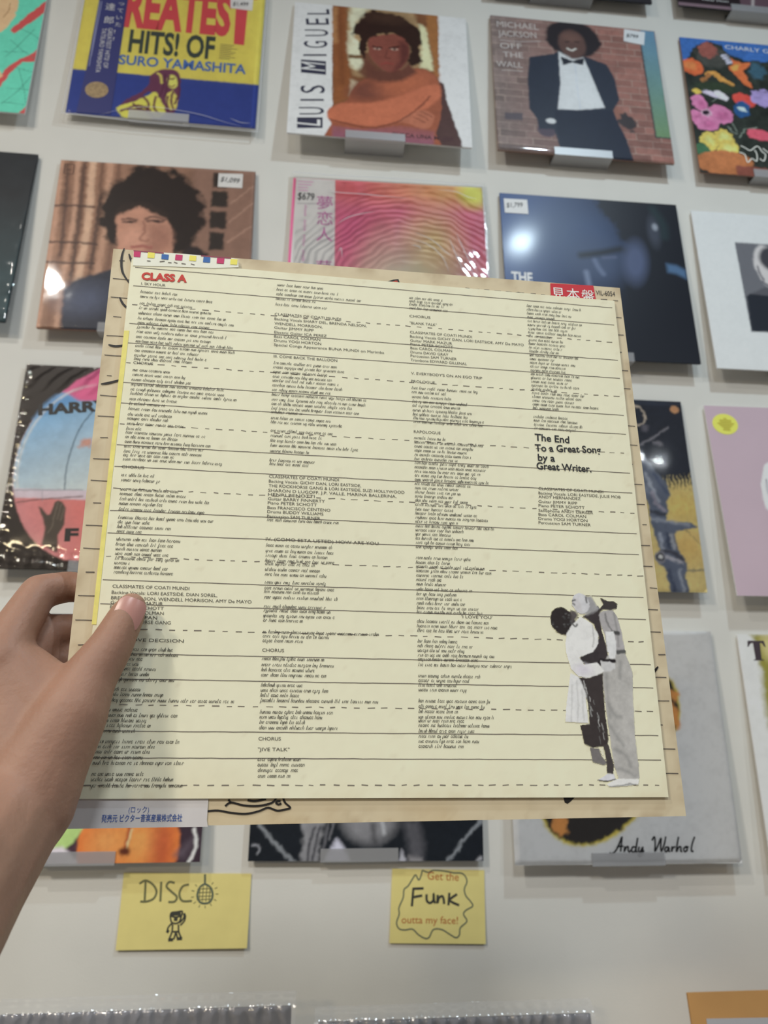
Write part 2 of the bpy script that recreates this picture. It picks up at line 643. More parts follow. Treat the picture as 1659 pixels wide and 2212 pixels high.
def clip(key, O, lean, wd):
    """one bent strip of frosted acrylic: wall plate, ledge and front lip"""
    if key in CLIP_X:
        a, b = CLIP_X[key][0][0], CLIP_X[key][1][0]
    else:
        a, b = wd / 2 - 52, wd / 2 + 52
    x0, x1 = O[0] + a / 1000.0, O[0] + b / 1000.0
    yf, zb = O[1] - 0.0012, O[2]
    s, c = math.sin(math.radians(lean)), math.cos(math.radians(lean))
    lip, th, rise = 0.014, 0.0016, 0.012
    # profile in y-z, from the lip's top round to the wall plate's top, then back along the outside
    inner = [(yf + lip * s, zb + lip * c), (yf, zb - 0.0006), (-0.0022, zb - 0.0006), (-0.0022, zb + rise)]
    outer = [(-0.0004, zb + rise), (-0.0004, zb - th - 0.0006), (yf - th, zb - th - 0.0006), (yf - th + lip * s, zb + lip * c)]
    pr = inner + outer
    ymid = (yf - 0.0004) / 2
    root = bpy.data.objects.new('ledge_clip', None)
    COL.objects.link(root)
    root.location = ((x0 + x1) / 2, ymid, zb - th - 0.0006)
    tag(root, CLIP_LABEL[key], 'clip', 'acrylic ledge clips on the wall')
    hx = (x1 - x0) / 2
    L = [(y - ymid, z - root.location.z) for y, z in pr]

    def prism(name, idx):
        n = len(idx)
        v = [(-hx, *L[i]) for i in idx] + [(hx, *L[i]) for i in idx]
        f = [tuple(range(n)), tuple(range(2 * n - 1, n - 1, -1))] + [(i, (i + 1) % n, (i + 1) % n + n, i + n) for i in range(n)]
        part(name, v, f, acrylic, root)
    prism('front_lip', (0, 1, 6, 7))
    prism('ledge', (1, 2, 5, 6))
    prism('wall_plate', (2, 3, 4, 5))


def price(sh, quad, s, t0, t1, h, tilt=0.0, bold=0.004):
    st = slab(sh, 'price_sticker', quad, sticker_m, 0.4, 0.8)
    lettering(sh, [(s, t0, t1, h, dict(bold=bold, shear=0.25))], pen_m, d=1.0, name='price_writing', parent=st)


def film(sh, material, d=1.6, over=4.0, amp=0.8, sc=30.0, seed=1, ridges=None, step=4.5, name='plastic_sleeve', top=None, free=False):
    w, h = sh.w + 2 * over, sh.h + over + (over if top is None else top)
    nx, ny = int(w / step), int(h / step)
    U, V = np.meshgrid(np.linspace(-over, sh.w + over, nx), np.linspace(-over * 0.4, sh.h + (over if top is None else top), ny))
    D = d + amp * (vnoise(U, V, sc, seed, 3) - 0.5) * 2
    if ridges:
        D = D + ridges(U, V)
    edge = np.minimum(np.minimum(U + over, sh.w + over - U), np.minimum(V + over, sh.h + over - V))
    if free:
        D = np.where(V > sh.h, D, np.maximum(D, 0.9))
    else:
        D = np.maximum(D, 0.9)
        D = np.where(edge < over * 0.9, D * 0.3 - 0.6, D)
    v = [sh(u, q, e) for u, q, e in zip(U.ravel(), V.ravel(), D.ravel())]
    I = np.arange(nx * ny).reshape(ny, nx)
    Q = np.stack([I[:-1, :-1], I[:-1, 1:], I[1:, 1:], I[1:, :-1]], -1).reshape(-1, 4)
    return part(name, v, Q.tolist(), material, sh.parent, smooth=True)


# --- greatest hits sleeve, yellow over blue, with a paper band
sh = sleeve('hits', 'yellow and blue greatest hits sleeve with red block letters in clear plastic', card_white)
k = Ink(sh.w, sh.h, 1.5, (198, 178, 72))
k.poly([(-43.3,91.5),(422.9,94.2),(430.1,-102.7),(-10.5,-145.1)], (46, 62, 132), 0.7)
k.poly([(128.1,91.6),(145.3,107.9),(166.9,109.3),(177.7,95.6),(179.9,67.9),(179.2,38.4),(173.7,19.6),(161.4,14.7),(150.9,35.2),(140.4,54.2),(125.8,58.0),(113.6,38.3),(92.8,21.5),(81.7,19.5),(93.8,37.9),(117.3,57.0),(128.2,76.7)], (98, 52, 78), 0.8, wob=1.5, curve=True)
k.poly([(79.5,19.3),(102.8,32.8),(126.6,50.0),(140.0,58.9),(151.9,39.0),(159.3,21.7),(154.8,9.6),(131.7,-0.1),(98.3,-3.0)], (196, 186, 70), 0.8, wob=1.5, curve=True)
k.ell([(165.2,84.0)][0], 9, 15, (200, 190, 84), 12, 0.7)
for q in ([(88.0,13.8),(114.7,27.6),(135.4,19.0)], [(121.2,46.5),(131.2,33.0),(129.8,18.4)], [(141.0,48.7),(140.3,26.8),(150.2,13.4)], [(98.8,17.8),(127.0,18.1),(145.6,2.1)]):
    k.line(q, 4.0, (92, 48, 66), 0.8)
k.poly([(157.4,56.1),(168.0,66.5),(178.3,47.5),(177.1,29.1),(167.8,22.6),(159.3,36.2)], (190, 180, 78), 0.8, wob=1.5)
for q in ([(152.0,98.2),(151.6,72.0),(146.6,49.4)], [(174.2,93.3),(179.1,64.1),(173.5,37.8)], [(158.1,95.1),(157.6,69.0),(156.5,50.5)], [(168.3,62.9),(167.1,44.4),(171.7,26.7)], [(160.8,51.0),(160.8,36.3),(164.9,22.3)], [(105.9,30.2),(115.3,22.2),(126.1,27.0)]):
    k.line(q, 3.4, (84, 42, 66), 0.8, wob=1)
k.line([(160.0,89.8),(164.4,89.2),(167.9,91.8)], 2.4, (88, 50, 60), 0.5)
k.line([(160.8,75.0),(165.9,73.0),(169.9,77.1)], 1.8, (110, 60, 60), 0.5)
k.line([(139.5,98.6),(145.2,93.6),(148.0,79.0)], 4, (190, 180, 80), 0.8)
k.mottle(14, 0.06, 3)
k.build(sh, 'cover_print', P_SATIN, organic=(0.8,4,3,0.05))
red_m = mat('red_ink', A(182, 58, 66), 0.5)
lettering(sh, [('REATES', [(70.8,198.4)][0], [(253.2,199.7)][0], 92, dict(bold=0.045))], red_m, name='red_lettering')
poly(sh, 'red_lettering', [(241.2,298.2),(295.6,297.9),(295.6,284.7),(280.8,283.8),(279.7,177.8),(262.0,178.7),(259.5,283.1),(241.5,283.9)], red_m, d=0.4)
lettering(sh, [('HITS! OF', [(85.0,140.3)][0], [(230.5,141.7)][0], 50, dict(bold=0.03))], mat('green_black_ink', A(46, 56, 52), 0.5), name='black_lettering')
lettering(sh, [('TATSURO YAMASHITA', [(23.9,110.6)][0], [(287.0,114.8)][0], 21, dict(bold=0.025))], mat('blue_ink', A(52, 92, 160), 0.5), name='blue_lettering')
b = Bag()
for i in range(9):
    y = 97 + i * 3.6
    b.add(stroke_vf(sh, [tuple(np.array([(239.1,174.8)][0]) + (0, -i * 3.9)), tuple(np.array([(239.1,174.8)][0]) + (RNG.uniform(18, 36), -i * 3.9))], 1.3, 0.4))
b.build('small_print', mat('dim_print', A(120, 108, 62)), sh.parent, kind='stuff')
ob = slab(sh, 'paper_band', [(25.7,302.4),(73.0,309.0),(72.6,99.4),(72.2,3.5),(17.2,2.2),(22.0,95.4)], mat('band_blue', A(46, 50, 108), 0.45, 0.35), 0.5, 0.9)
lettering(sh, [('GREATEST HITS! OF', [(47.7,186.4)][0], [(49.0,99.0)][0], 8, {}), ('TATSURO YAMASHITA', [(37.4,185.1)][0], [(37.5,88.3)][0], 8, {})], white_ink, d=1.1, name='band_lettering', parent=ob)
jp = []
for i, ch in enumerate('山下達郎'):
    c = np.array([(43.1,295.1)][0]) * (1 - i / 3) + np.array([(46.6,205.7)][0]) * (i / 3)
    jp.append((ch, tuple(c + (-8, -8)), tuple(c + (8, -8)), 15, dict(cap=0.85)))
for i, ch in enumerate('を待っていた!!'):
    c = np.array([(63.0,277.5)][0]) * (1 - i / 7) + np.array([(62.9,165.1)][0]) * (i / 7)
    jp.append((ch, tuple(c + (-5, -5)), tuple(c + ((5, -5) if ch != '!' else (-3, -5))), 9, dict(cap=0.85)))
lettering(sh, jp, white_ink, d=1.1, name='band_characters', parent=ob)
strokes(sh, 'band_rule', [[(26.2,244.5),(25.8,100.0)], [(29.7,244.9),(26.7,120.7)]], 1.6, mat('pale_blue_ink', A(120, 125, 165)), d=1.1, parent=ob)
slab(sh, 'gold_seal', [tuple(np.array([(44.2,51.6)][0]) + (19 * math.cos(t * math.pi / 12), 17 * math.sin(t * math.pi / 12))) for t in range(24)], mat('gold_paper', A(150, 128, 92), 0.4, 0.5, noise=0.3, nscale=300), 0.9, 1.2, parent=ob)
price(sh, [(248.1,293.6),(289.3,292.6),(289.1,257.7),(274.3,257.9),(250.6,259.1)], '$1,499', [(254.3,265.0)][0], [(281.9,267.6)][0], 9)
film(sh, film_clear, d=2.4, over=7, amp=0.7, sc=60, seed=4, step=5)
seam_glare_m = film_mat('seam_and_glare_film', 0.12, 0.5, boost=2.0, bump=0.3, bscale=120)
strokes(sh, 'plastic_seam', [[(-5.1,-3.1),(119.2,-7.6),(314.4,-7.7)], [(-5.1,-3.1),(-1.8,120.5),(-0.1,266.3)], [(314.4,-7.7),(313.8,159.1),(314.8,309.3)]], 2.4, seam_glare_m, d=2.6, smooth=False)
strokes(sh, 'fold_glare', [[(51.0,-4.6),(88.0,13.8),(132.1,24.1),(172.0,23.1),(218.2,17.3),(256.4,7.0),(288.6,-0.4)], [(267.3,15.4),(285.1,8.3),(302.5,8.3)]], 1.3, seam_glare_m, d=3.0, taper=0.9)  # glare streaks near the bag's lower edge, drawn as pale milky ribbons

# --- white sleeve with a man photographed, title letters running up the side
sh = sleeve('torso', 'white sleeve with a bare-chested man and black letters running up the side', card_white)
k = Ink(sh.w, sh.h, 1.3, (196, 198, 214))
pm = k.mask([(68.2,317.4),(260.5,318.6),(259.2,142.2),(251.6,-6.6),(75.1,-0.9)], 0.6)
k.put(pm, (112, 72, 46))
k.poly([(94.4,315.9),(217.5,317.4),(233.3,259.9),(224.5,178.5),(155.2,142.9),(111.2,144.2),(99.4,190.0)], (150, 122, 86), 4, wob=6, wsc=22)
k.poly([(97.8,314.2),(136.5,313.4),(114.1,279.6),(107.1,243.1),(117.5,216.5),(122.9,182.8),(128.1,159.7),(115.9,156.5),(101.1,166.5)], (196, 186, 158), 4, wob=9, seed=3, wsc=20)
k.poly([(99.3,193.5),(130.2,194.0),(130.3,185.4),(99.5,184.9)], (96, 70, 46), 2)
k.poly([(96.8,135.8),(116.3,128.2),(107.2,97.6),(101.3,93.7)], (176, 160, 132), 4)
k.poly([(226.0,284.0),(240.1,278.7),(245.5,229.7),(250.7,173.3),(224.5,175.1),(228.8,213.5)], (206, 186, 146), 4, wob=4, seed=8)
k.poly([(68.2,317.4),(93.1,316.5),(95.6,196.4),(104.1,136.7),(101.3,90.4),(76.7,73.0)], (124, 74, 42), 3, wob=2)
k.poly([(239.5,317.5),(260.5,318.6),(259.5,154.0),(250.6,168.1),(250.0,202.4),(241.0,260.9)], (140, 92, 50), 3, wob=3, seed=2)
k.line([(79.4,307.3),(85.1,222.7),(89.9,121.7)], 9, (92, 52, 34), 5, op=0.5)
k.line([(73.1,306.4),(72.9,263.2),(75.3,221.4)], 6, (186, 140, 88), 5, op=0.5)
k.poly([(259.3,148.9),(268.1,142.6),(272.1,103.9),(285.5,47.2),(294.6,13.5),(295.5,-2.0),(238.6,-3.4),(252.2,75.6)], (74, 54, 52), 1.2)
k.poly([(130.8,140.0),(162.5,157.3),(194.6,168.0),(223.2,175.0),(241.9,169.8),(255.2,153.5),(261.3,125.8),(261.4,70.2),(251.1,24.5),(246.8,-7.1),(75.4,-10.1),(73.7,26.8),(66.9,43.3),(67.6,59.2),(83.8,73.9),(100.2,85.4),(106.9,110.6)], (136, 76, 54), 1.0, curve=True)
k.ell([(135.9,110.8)][0], 36, 22, (106, 62, 50), 20, 10)
k.ell([(199.3,135.0)][0], 44, 22, (158, 88, 60), 20, 14)
k.poly([(67.6,57.6),(88.5,74.4),(145.8,84.3),(194.2,107.9),(253.7,141.5),(260.9,112.5),(235.3,80.1),(191.4,46.3),(146.2,30.2),(98.9,32.8),(70.6,35.9)], (168, 94, 66), 3, curve=True)
k.poly([(186.7,46.4),(223.1,75.5),(248.4,67.1),(243.0,40.9),(227.3,32.9),(201.0,44.2)], (158, 94, 70), 1.5, curve=True)
for i in range(3):
    k.line([tuple(np.array(p) + (-i * 6.0, -i * 7.5)) for p in [(225.5,72.5),(235.1,68.8),(245.1,61.9)]], 1.2, (96, 52, 42), 0.8)
k.line([(70.6,37.4),(98.9,31.2),(141.5,26.5),(186.7,45.7),(223.2,81.9),(243.2,110.4)], 2.2, (92, 50, 40), 1.5)
k.grad((0, 52), (0, 4), (136, 76, 54), (124, 80, 104), mask=k.mask([(74.5,23.8),(132.1,20.8),(191.4,36.8),(248.8,30.5),(246.8,-7.1),(75.4,-10.1)], 3), op=0.7)
k.poly([(121.3,206.6),(137.5,201.8),(147.6,179.1),(162.5,164.0),(155.2,142.9),(130.8,140.0),(116.0,151.5),(125.4,176.3)], (98, 64, 48), 4)
k.poly([(127.8,186.8),(150.2,162.5),(189.6,167.4),(207.2,190.0),(219.4,164.3),(194.4,141.0),(155.2,132.9),(130.8,140.0)], (92, 56, 46), 5)
k.poly([(132.7,232.4),(145.9,246.5),(192.6,254.5),(208.0,224.8),(205.2,193.2),(192.1,171.1),(174.8,159.5),(157.5,165.1),(141.4,185.1),(133.7,208.2)], (116, 64, 54), 1.8, curve=True)
k.poly([(190.0,236.5),(208.0,224.8),(205.2,193.2),(192.1,171.1),(179.7,162.8),(189.8,191.3)], (84, 46, 42), 6, curve=True)
k.poly([(104.5,246.3),(119.0,283.8),(139.1,310.2),(169.8,305.3),(192.8,299.4),(218.3,279.4),(231.8,245.5),(225.2,223.5),(231.0,193.1),(207.1,181.5),(208.8,221.4),(193.8,249.3),(169.8,253.2),(147.2,244.2),(132.8,228.9),(127.8,186.8),(115.1,212.7),(118.3,244.6)], (48, 34, 30), 2.0, wob=6, seed=6, wsc=12, curve=True)
k.ell([(167.2,294.1)][0], 40, 14, (70, 50, 40), 0, 10, op=0.6)
for ex in (778, 902):
    k.line([tuple(p) for p in ([(142.4,218.0),(157.3,216.5)] if ex == 778 else [(171.8,218.3),(188.7,224.0)])], 3.5, (50, 32, 30), 1.2)
    c = [(149.4,213.0),(180.3,216.3)][0 if ex == 778 else 1]
    k.ell(c, 6.5, 2.4, (170, 140, 124), 0, 0.8)
    k.ell(c, 2.2, 2.2, (40, 28, 28), 0, 0.6)
k.line([(167.3,212.6),(164.4,194.9),(172.3,194.2)], 2.0, (88, 48, 42), 1.5)
k.line([(157.5,177.6),(167.4,180.9),(176.8,179.4)], 3.6, (128, 58, 52), 1.2)
k.mottle(10, 0.08, 2, mask=k.M)
k.build(sh, 'cover_print', P_SATIN, organic=(1.6,6,3,0.10))
navy = mat('navy_ink', A(44, 44, 62), 0.5)
T2 = [(59.0,16.5),(58.3,40.1),(15.7,35.3),(16.7,11.8)]
slab(sh, 'letter_box', T2, navy, 0.2, 0.35)
slab(sh, 'letter_box', [(60.9,139.0),(60.0,171.4),(16.6,170.3),(17.8,139.4)], navy, 0.2, 0.35)
rows = []
for ch, y, xr, xl, hw in (('U', 795, 397, 207, 25), ('I', 717, 397, 217, 6), ('S', 640, 402, 220, 27), ('I', 396, 417, 238, 6), ('G', 320, 422, 243, 25), ('U', 236, 427, 250, 25), ('E', 155, 432, 257, 24), ('L', 86, 436, 265, 20)):
    rows.append((ch, y, xr, xl, hw))
TB = {'x': [(59.9,55.2),(59.1,80.0),(59.6,105.0),(60.7,186.5),(61.2,212.6),(61.6,241.9),(62.0,270.6),(62.3,295.4)], 'l': [(15.5,50.1),(16.8,75.0),(16.4,99.8),(17.3,180.9),(17.5,206.9),(18.0,236.1),(18.6,264.7),(19.6,289.5)]}
lr = []
for i, r in enumerate(rows):
    base, top = np.array(TB['x'][i]), np.array(TB['l'][i])
    hgt = math.hypot(*(top - base))
    upv = (top - base) / hgt
    fw = np.array([upv[1], -upv[0]])
    s2 = r[4] * 0.33
    lr.append((r[0], tuple(base - fw * s2), tuple(base + fw * s2), hgt, dict(up=tuple(upv), bold=0.0)))
lettering(sh, lr, navy, name='side_lettering')
lettering(sh, [('L', [(55.2,20.1)][0], [(54.7,34.1)][0], 46, dict(up=(-1, 0.02))), ('M', [(59.0,146.8)][0], [(58.5,164.5)][0], 44, dict(up=(-1, 0.02)))], white_ink, d=0.6, name='reversed_lettering')
lettering(sh, [('BUSCA UNA MUJER', [(177.0,11.7)][0], [(282.0,10.6)][0], 9, dict(bold=0.01))], mat('dark_wine_ink', A(66, 40, 44)), name='title_lettering')

# --- brick wall and dinner jacket
sh = sleeve('tux', 'sleeve with a smiling figure in a tuxedo before a brick wall', card_brown)
k = Ink(sh.w, sh.h, 1.3, (132, 100, 90))
k.grad((0, 150), (200, 150), (118, 104, 100), (136, 94, 84))
rh, bw_ = 15.5, 46.0
row = np.floor(k.Y / rh)
fy = k.Y / rh - row
ux = k.X / bw_ + 0.5 * (row % 2) + 0.13 * np.sin(row * 2.1)
fx = ux - np.floor(ux)
tone = (np.sin(row * 12.9898 + np.floor(ux) * 78.233) * 43758.5453) % 1.0
k.C *= (0.78 + 0.42 * tone)[..., None]
mort = np.maximum(np.clip((0.13 - fy) * 9, 0, 1), np.clip((0.045 - fx) * 26, 0, 1)) * (0.4 + 0.6 * vnoise(k.X, k.Y, 14, 4))
k.put(mort, (158, 140, 128))
k.mottle(9, 0.18, 6)
k.poly([(17.0,85.1),(49.3,86.7),(47.7,70.5),(16.2,69.1)], (86, 78, 84), 1.5)
tm = k.mask([(289.0,316.9),(316.6,316.8),(317.3,57.5),(289.7,57.8),(286.2,276.2)], 0.8)
k.grad([(299.8,312.6)][0], [(302.0,66.0)][0], (92, 128, 152), (104, 132, 96), mask=tm)
k.line([(286.2,276.2),(289.7,57.8),(317.3,57.5)], 2.5, (52, 52, 58), 0.8, curve=False)
k.poly([(216.4,127.7),(239.6,105.7),(237.5,85.2),(218.7,91.2)], (136, 92, 78), 1.5)
k.ell([(240.8,85.5)][0], 15, 20, (58, 52, 54), 20, 2, wob=8, seed=4)
k.ell([(90.8,52.6)][0], 17, 15, (78, 66, 78), 0, 2)
k.poly([(62.9,168.1),(69.3,221.7),(116.3,235.7),(126.8,244.0),(174.4,236.0),(214.7,220.2),(226.5,187.4),(230.4,137.6),(216.9,113.4),(221.1,83.4),(233.7,48.7),(242.7,-3.2),(112.8,8.8),(103.7,56.7),(76.6,53.8),(74.9,75.5),(62.0,98.2)], (42, 48, 62), 1.2, curve=False)
k.poly([(106.7,99.1),(214.2,111.9),(233.7,48.7),(242.7,-3.2),(112.8,8.8)], (34, 40, 56), 1.5)
k.poly([(125.0,246.3),(150.5,228.7),(171.6,234.3),(182.8,190.7),(201.5,115.8),(155.3,105.3),(113.3,103.1),(122.8,162.6)], (196, 200, 208), 1.0)
k.line([(154.2,212.8),(153.8,166.2),(155.6,108.6)], 1.0, (176, 180, 190), 1.5)
k.poly([(128.4,230.3),(150.0,221.8),(172.4,232.3),(169.5,213.8),(149.7,218.3),(130.9,209.6)], (34, 36, 46), 0.8)
k.ell([(99.2,74.2)][0], 9, 6, (196, 196, 196), 0, 1)
k.ell([(155.4,277.3)][0], 53, 45, (40, 34, 38), -4, 2.5, wob=4, seed=9, wsc=10)
k.ell([(152.6,263.8)][0], 26, 36, (92, 66, 60), 4, 3)
k.ell([(151.2,279.9)][0], 18, 10, (116, 84, 74), 0, 5, op=0.6)
k.line([(140.2,267.5),(147.0,269.2)], 2.5, (44, 34, 34), 1)
k.line([(158.8,269.8),(166.2,270.8)], 2.5, (44, 34, 34), 1)
k.line([(142.7,252.0),(150.4,247.8),(158.1,253.1)], 4.0, (196, 184, 176), 0.9)
k.build(sh, 'cover_print', P_SATIN, organic=(1.0,5,3,0.08))
chalk = mat('chalk_ink', A(176, 168, 164), 0.6)
lettering(sh, [('MICHAEL', [(11.9,289.8)][0], [(90.7,291.2)][0], 15, {}), ('JACKSON', [(13.2,266.6)][0], [(85.4,270.2)][0], 15, {}), ('OFF', [(15.8,236.6)][0], [(56.5,239.5)][0], 14, {}), ('THE', [(20.0,215.7)][0], [(57.6,217.3)][0], 14, {}), ('WALL', [(6.6,191.6)][0], [(55.2,193.2)][0], 14, {})], chalk, name='chalk_lettering')
strokes(sh, 'chalk_stroke', [[(15.4,256.9),(51.6,257.1),(92.3,263.2)], [(15.3,183.3),(34.7,184.8),(54.8,184.7)]], 1.2, chalk)
price(sh, [(257.2,315.0),(297.8,312.1),(292.3,278.3),(271.3,280.6),(252.9,283.6)], '$799', [(259.2,295.1)][0], [(283.0,293.6)][0], 9, bold=0.01)
film(sh, film_clear, d=1.6, over=1.5, amp=0.5, sc=50, seed=6, step=5)

# --- painted flowers
sh = sleeve('flowers', 'sleeve painted with a dense bunch of bright flowers on blue', card_brown)
k = Ink(sh.w, sh.h, 1.4, (44, 48, 44))
k.mottle(12, 0.5, 3)
k.poly([(-5.4,322.5),(287.9,317.7),(279.7,273.9),(123.1,271.8),(96.6,280.3),(81.4,303.6),(60.8,310.9),(38.1,302.4),(22.3,287.1),(4.8,258.5),(-5.9,257.3)], (52, 94, 158), 2, wob=4, seed=2)
E_ = lambda q, rx, ry, c, rot=0, soft=1.0, wob=2.5, seed=0: k.ell(q, rx, ry, c, rot, soft, wob, seed, 1.0, 7)
F_ = [(53.1,288.8),(61.6,272.5),(87.6,271.6),(15.2,244.5),(67.0,224.0),(43.0,182.5),(65.1,179.3),(20.3,158.3),(57.3,135.0),(8.6,126.5),(28.9,112.5),(29.1,135.7),(107.9,172.8),(99.9,150.1),(145.5,180.4),(26.0,70.0),(55.2,79.8),(60.6,55.9),(47.4,25.4),(11.3,47.8),(128.5,93.9),(54.3,198.4),(145.6,247.6),(23.4,215.5),(17.9,185.4),(83.9,35.6)]
E_(F_[1], 34, 26, (66, 66, 62), 0, 4, 6, 1)
E_(F_[0], 19, 20, (134, 76, 68), 0, 1.5, 5, 2)
for j, a in enumerate((0, 40, -40, 80)):
    E_((F_[2][0] + 3 * j - 4, F_[2][1] - 6 * j + 8), 7, 3, (170, 168, 184), 30, 0.8, 1, j)
E_(F_[3], 24, 19, (190, 88, 44), -15, 1, 2, 3)
E_((F_[3][0] - 2, F_[3][1] + 2), 12, 9, (206, 112, 56), -15, 4, 2, 3)
k.poly([(95.7,274.4),(110.0,266.5),(135.8,263.7),(115.8,244.4),(124.8,222.8),(129.2,202.7),(116.6,209.7),(103.6,224.2),(94.7,236.4),(88.9,248.9),(98.1,259.4)], (200, 96, 48), 1.0, wob=2, seed=4)
k.poly([(94.2,253.3),(113.8,261.2),(108.6,247.3),(95.6,242.1)], (214, 140, 60), 2, wob=2, seed=4)
k.line([(43.7,230.8),(59.1,232.5),(72.3,218.9),(90.6,208.8)], 10, (184, 130, 56), 1, wob=3, seed=7)
k.line([(32.1,212.7),(42.4,221.3),(46.5,229.2)], 8, (150, 98, 54), 1, wob=3, seed=7)
E_(F_[21], 40, 14, (48, 58, 44), 0, 4)
E_(F_[22], 16, 20, (54, 84, 100), 0, 4, 5)
E_(F_[24], 9, 7, (190, 160, 60), 0, 1)
E_(F_[5], 15, 6, (178, 168, 190), -20, 0.8, 2, 3)
E_(F_[6], 14, 8, (190, 182, 204), -40, 0.8, 2, 4)
for j, (a, rx, ry) in enumerate(((7, 15, 20), (8, 25, 21), (9, 15, 13), (10, 24, 18))):
    E_(F_[a], rx, ry, (186, 108, 148), (20, -20, 0, 10)[j], 0.8, 2, j)
    E_((F_[a][0] + 3, F_[a][1] - 3), rx * 0.5, ry * 0.5, (170, 88, 130), 0, 5, 2, j)
E_(F_[11], 11, 9, (190, 150, 170), 0, 1)
E_(F_[11], 7, 7, (38, 30, 40), 0, 1)
E_(F_[12], 22, 16, (200, 66, 56), -25, 0.8, 1.5)
E_(F_[13], 15, 20, (38, 78, 126), -20, 1.5, 3)
E_((F_[13][0], F_[13][1] + 2), 8, 4, (170, 190, 204), -30, 0.8)
E_(F_[14], 24, 20, (150, 132, 184), 0, 1.5, 6)
for j, (a, rx, ry) in enumerate(((15, 17, 22), (16, 19, 20), (17, 22, 19))):
    E_(F_[a], rx, ry, (198, 168, 72), 20 * j, 0.9, 4, j)
    E_((F_[a][0] + 2, F_[a][1] + 3), rx * 0.5, ry * 0.4, (216, 194, 104), 0, 4, 3, j)
E_(F_[19], 14, 18, (58, 96, 68), 20, 1, 2)
E_(F_[18], 55, 27, (164, 100, 58), 4, 1.2, 2, 5)
E_(F_[20], 26, 12, (196, 78, 96), -10, 1, 4, 6)
for j in range(26):
    rr_ = random.Random(j)
    q = (rr_.uniform(165, 300), rr_.uniform(40, 265))
    c = rr_.choice(((186, 108, 148), (198, 168, 72), (196, 78, 56), (150, 132, 184), (200, 110, 56), (190, 190, 200), (58, 92, 120), (74, 100, 66)))
    E_(q, rr_.uniform(9, 22), rr_.uniform(8, 18), c, rr_.uniform(0, 90), 1.0, 4, j)
    E_(q, 5, 5, tuple(int(x * 0.55) for x in c), 0, 2, 2, j)
k.poly([(69.9,20.6),(230.6,14.5),(227.3,-2.9),(65.5,-8.6)], (124, 70, 58), 2)
for q in ([(77.0,117.3),(79.4,103.3),(82.1,96.4)], [(66.6,107.3),(72.6,97.3),(82.0,91.1)], [(83.9,84.3),(93.3,97.5),(106.7,106.8),(125.0,109.5)], [(46.5,164.6),(53.4,170.8),(55.3,173.7)]):
    k.line(q, 1.5, (128, 140, 128), 0.7)
k.build(sh, 'cover_print', P_SATIN, organic=(3.2,7,3,0.22))
strokes(sh, 'signature_outline', [[(84.8,66.0),(92.4,62.3),(101.9,57.1),(116.9,68.1),(123.9,56.6),(129.5,50.2),(124.2,35.8),(116.9,40.3)], [(80.3,50.8),(89.9,46.5),(92.4,29.5),(102.0,39.0),(109.9,33.7),(113.1,48.6),(110.2,58.8)], [(126.6,63.8),(138.4,54.5),(149.5,59.0)]], 2.2, mat('ivory_ink', A(205, 200, 178)))
lettering(sh, [('CHARLY GARCIA', [(88.9,296.3)][0], [(231.2,293.2)][0], 10, {})], white_ink)

# --- teal and red sleeve at the left edge
sh = sleeve('left1', 'teal sleeve with red bands cut off by the left edge', card_white)
k = Ink(sh.w, sh.h, 1.6, (80, 182, 156))
for q in ([(266.5,175.5),(286.9,209.7),(320.7,256.5),(326.2,236.8),(297.3,197.0),(273.2,168.4)], [(253.8,43.0),(269.0,50.1),(280.4,83.0),(296.0,108.2),(321.9,112.2),(318.7,141.5),(304.8,124.5),(287.4,110.2),(271.2,89.5),(265.3,73.8),(250.3,64.8)], [(302.7,-2.8),(311.7,9.6),(318.3,20.5),(321.9,-4.5)]):
    k.poly(q, (178, 70, 70), 0.8, wob=1.5)
k.poly([(200.5,134.6),(250.8,167.7),(260.1,180.6),(269.9,209.6),(270.2,245.9),(267.1,286.6),(177.0,274.8)], (194, 158, 118), 0.8, wob=2)
k.poly([(236.1,85.6),(263.6,84.9),(269.4,74.3),(243.1,41.8)], (194, 158, 118), 0.8)
for q in ([(260.0,126.2),(301.1,130.9)], [(269.7,154.4),(295.6,130.3),(314.3,117.1)], [(267.2,115.6),(282.9,140.4),(305.1,182.1)], [(286.9,95.0),(318.5,87.2)], [(277.3,49.2),(318.3,49.8)], [(276.9,16.2),(299.4,47.8),(314.1,79.2)], [(292.9,91.9),(307.4,48.7),(314.3,20.1)], [(276.4,19.8),(311.9,18.0)], [(279.5,183.0),(304.0,170.2),(316.7,159.9)]):
    k.line(q, 0.9, (48, 110, 96), 0.6, curve=False)
k.line([(257.4,236.2),(257.0,220.0),(251.0,203.3)], 1.2, (120, 90, 60), 0.6)
k.build(sh, 'cover_print', P_SATIN, organic=(1.2,5,3,0.08))

# --- dark wrapped sleeve at the left edge
sh = sleeve('left2', 'dark green-black sleeve in shiny shrink wrap at the left edge', card_dark)
k = Ink(sh.w, sh.h, 3.0, (40, 44, 48))
k.grad((0, 230), (0, 60), (38, 41, 45), (38, 60, 66))
k.mottle(20, 0.25, 4)
k.build(sh, 'cover_print', P_SATIN)
film(sh, film_crisp, d=2.0, over=2.0, amp=1.3, sc=40, seed=12, step=3.5, ridges=lambda U, V: 0.5 * np.sin((V + 0.5 * U) / 7.0 + 4 * vnoise(U, V, 60, 3)) * np.clip((200 - V) / 100, 0, 1))

